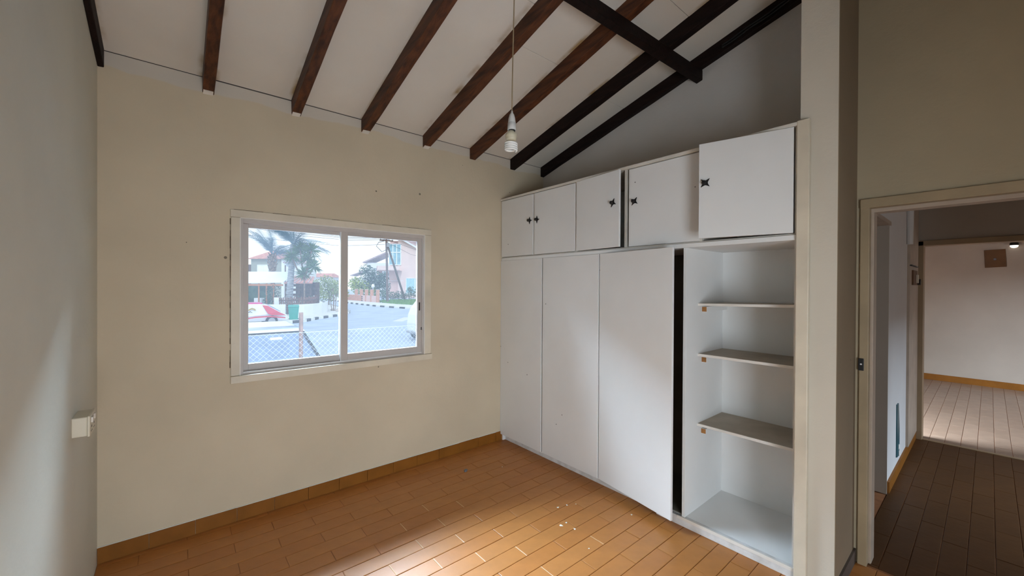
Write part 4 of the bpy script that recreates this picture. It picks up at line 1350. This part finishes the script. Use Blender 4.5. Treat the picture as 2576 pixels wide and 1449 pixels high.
# ---- utility pole with stay pole
up_ = thing('utility_pole', (21.2, 50.75, G), 'wooden utility pole with a leaning stay pole before the pink house', 'pole')
MB().cyl((21.23, 50.7, G), (21.1, 50.86, 7.6), .17, .13, 12).build('main_pole', M['pole'], up_)
MB().cyl((26.3, 56.2, G), (21.3, 51.25, 7.2), .16, .13, 12).build('stay_pole', M['pole'], up_)
MB().box(20.2, 22.0, 50.75, 50.9, 7.35, 7.5).build('cross_arm', M['pole'], up_)
for k, x in enumerate((20.3, 20.8, 21.45, 21.9)):
    MB().lathe([(.03, 7.5), (.09, 7.55), (.06, 7.62), (.09, 7.68), (.03, 7.74)], (x, 50.82, 0), 10).build('insulator', M['hub'], up_)
wl_ = MB().tube([(21.0, 50.7, 6.2), (20.4, 50.6, 5.9), (19.7, 50.7, 6.6), (20.0, 50.7, 7.1), (20.9, 50.8, 7.4)], .035, 6)
wl_.build('cable_loop', M['rubber'], up_)
MB().box(21.05, 21.4, 50.5, 50.7, 6.6, 7.1).build('terminal_box', M['hub'], up_)
ow = thing('overhead_wires', (21.2, 50.8, 7.4), 'thin overhead wires running left from the utility pole', 'wires')
for k, (x, z) in enumerate(((20.3, 7.72), (20.8, 7.7), (21.4, 7.6), (20.9, 6.9))):
    MB().tube([(x, 50.8, z), (x - 4, 52 + k, z - .15), (x - 9, 55 + 2 * k, z + .5), (x - 22, 62 + 3 * k, z + 3.0)], .02, 4).build('wire', M['rubber'], ow)
for k, z in enumerate((7.6, 7.2)):
    MB().tube([(21.2, 50.8, z), (26, 54, z - .6 - .5 * k), (33, 58, z - 1.2 - .6 * k)], .018, 4).build('wire', M['rubber'], ow)
wl2 = thing('garden_lantern', (21.0, 56.0, G), 'small white lantern on a thin post behind the brick wall', 'lantern')
MB().cyl((21.3, 56.0, G), (21.3, 56.0, 1.1), .05, .04, 8).build('post', M['upvc'], wl2)
MB().lathe([(.08, 1.1), (.25, 1.35), (.2, 1.6), (.05, 1.75)], (21.3, 56.0, 0), 10).build('lantern', M['upvc'], wl2)

# ---- houses (own axes: x to the right, y away)
def part(root, name, m_, *boxes, label=None):
    mb = MB()
    for b in boxes:
        mb.box(*b)
    return mb.build(name, m_, root, world=False, label=label)


def window_unit(root, x0, x1, z0, z1, y, mull, pane_m, t=.09):
    f = part(root, 'window', M['upvc'], (x0, x1, y - .08, y + .05, z0, z0 + t), (x0, x1, y - .08, y + .05, z1 - t, z1),
             *[(q, q + t, y - .08, y + .05, z0, z1) for q in [x0, x1 - t] + list(mull)])
    mb = MB().box(x0 + t * .5, x1 - t * .5, y - .03, y + .03, z0 + t * .5, z1 - t * .5)
    mb.build('pane', pane_m, f, world=False)
    return f


ch = thing('cream_house', (10.4, 69.5, G), 'cream two storey house with red hipped roof behind the palms', 'house', rz=VIEW)
part(ch, 'wall', M['cream'], (-2.4, 2.55, 0, 6, 0, 6.25))
part(ch, 'side_wing', M['pole'], (-5.5, -2.4, .6, 5, 0, 5.4), label='darker grey side wing')  # wing in a darker tone than the house wall
part(ch, 'corner_band', M['white'], (2.2, 2.75, -.1, .3, 0, 6.3))
part(ch, 'downpipe', M['lattice'], (2.75, 2.86, -.2, -.08, 0, 5.3))
MB().hexa([(-2.8, -.4, 6.2), (2.9, -.4, 6.2), (2.9, 6.4, 6.2), (-2.8, 6.4, 6.2)], [(-.9, 2.4, 7.6), (.9, 2.4, 7.6), (.9, 3.6, 7.6), (-.9, 3.6, 7.6)]).build('roof', M['roof_red'], ch, world=False)
window_unit(ch, -1.45, .25, 4.0, 5.35, 0, (-.6,), M['upvc'])
part(ch, 'window_sill', M['white'], (-1.6, .4, -.15, 0, 3.88, 4.0))

ph = thing('pink_house', (32.1, 69.0, G), 'pink two storey house with gabled roof and blue windows at the right', 'house', rz=VIEW)
MB().prism([(-1.2, 0, 0), (9, 0, 0), (9, 0, 5.6), (-1.2, 0, 11.2)], (0, 9, 0)).build('wall', M['pink'], ph, world=False)
MB().prism([(-1.9, -.5, 11.45), (9.4, -.5, 5.2), (9.4, -.5, 5.5), (-1.9, -.5, 11.8)], (0, .35, 0)).build('fascia', M['upvc'], ph, world=False)
MB().hexa([(-1.9, -.35, 11.5), (9.4, -.35, 5.3), (9.4, 4.5, 8.6), (-1.9, 4.5, 13.6)], [(-1.9, -.35, 11.8), (9.4, -.35, 5.6), (9.4, 4.5, 8.9), (-1.9, 4.5, 13.9)]).build('roof', M['roof_pink'], ph, world=False)
part(ph, 'stair_tower', M['pink_d'], (-2.9, -1.2, .8, 8, 0, 10.6), label='deeper pink recessed tower')
window_unit(ph, -2.9, -.62, 6.05, 10.0, -.02, (-2.2, -1.5), M['blueglass'], t=.13)
part(ph, 'window_bar', M['upvc'], (-2.9, -.62, -.1, .02, 8.35, 8.5))
part(ph, 'balcony_slab', M['pink'], (-4.6, -.5, -1.6, 1, 5.0, 5.12), (-4.6, -.5, -1.6, -1.45, 5.0, 5.85), (-4.6, -4.45, -1.6, 1, 4.2, 5.85), label='pink balcony')
part(ph, 'balcony_wall', M['pink_d'], (-3.0, -1.2, .4, .9, 0, 5.0))
part(ph, 'wall_groove', M['upvc'], (-2.6, -.2, -.012, .38, 3.2, 3.24))
window_unit(ph, .25, 3.6, .9, 3.75, -.02, (1.85,), M['curtain'], t=.12)
part(ph, 'window_sill', M['upvc'], (.1, 3.9, -.2, 0, .72, .9))
h2 = thing('grey_roofed_house', (33.0, 89.5, G), 'pale house with broken grey gables left of the pink house', 'house', rz=VIEW)
part(h2, 'wall', M['white'], (-.2, 6, 0, 5, 0, 7.4))
MB().prism([(-1.06, -.5, 7.3), (3.9, -.5, 9.5), (3.9, -.5, 9.75), (-1.2, -.5, 7.55)], (0, 6, 0)).build('roof', M['roof_pink'], h2, world=False)
part(h2, 'veranda', M['hub'], (1.2, 5.0, -.3, 0, 4.6, 6.2), label='grey glazed veranda')
part(h2, 'veranda_rail', M['upvc'], (1.2, 5.0, -.4, -.3, 6.2, 6.35), (1.2, 5.0, -.4, -.3, 5.3, 5.4))
h3 = thing('distant_house', (38.0, 111.5, G), 'distant low house with pitched brown roof over the lime hedge', 'house', rz=VIEW)
part(h3, 'wall', M['white'], (-1.0, 4, 0, 5, 0, 4.4))
MB().prism([(-1.7, -.4, 4.9), (2.2, -.4, 6.3), (2.2, -.4, 6.5), (-1.9, -.4, 5.05)], (0, 5, 0)).build('roof', M['roof_pink'], h3, world=False)
h4 = thing('distant_house', (24.0, 95.0, G), 'distant red roof showing over the olive trees', 'house', rz=VIEW)
part(h4, 'wall', M['white'], (-2.6, 2.6, 0, 5, 0, 4.2))
MB().hexa([(-3, -.4, 4.1), (3, -.4, 4.1), (3, 5.4, 4.1), (-3, 5.4, 4.1)], [(-2.2, 2, 5.0), (2.2, 2, 5.0), (2.2, 3, 5.0), (-2.2, 3, 5.0)]).build('roof', M['roof_red'], h4, world=False)
h5 = thing('white_house', (9.6, 46.5, G), 'small white house wall showing between palm trunk and yucca', 'house', rz=VIEW)
part(h5, 'wall', M['white'], (-1.1, .6, 0, 3, 0, 4.6))
part(h5, 'roof_edge', M['roof_pink'], (-1.3, .8, -.2, 3.2, 4.6, 4.75))
part(h5, 'window', M['lattice'], (-.9, -.6, -.04, .02, 2.6, 3.7))
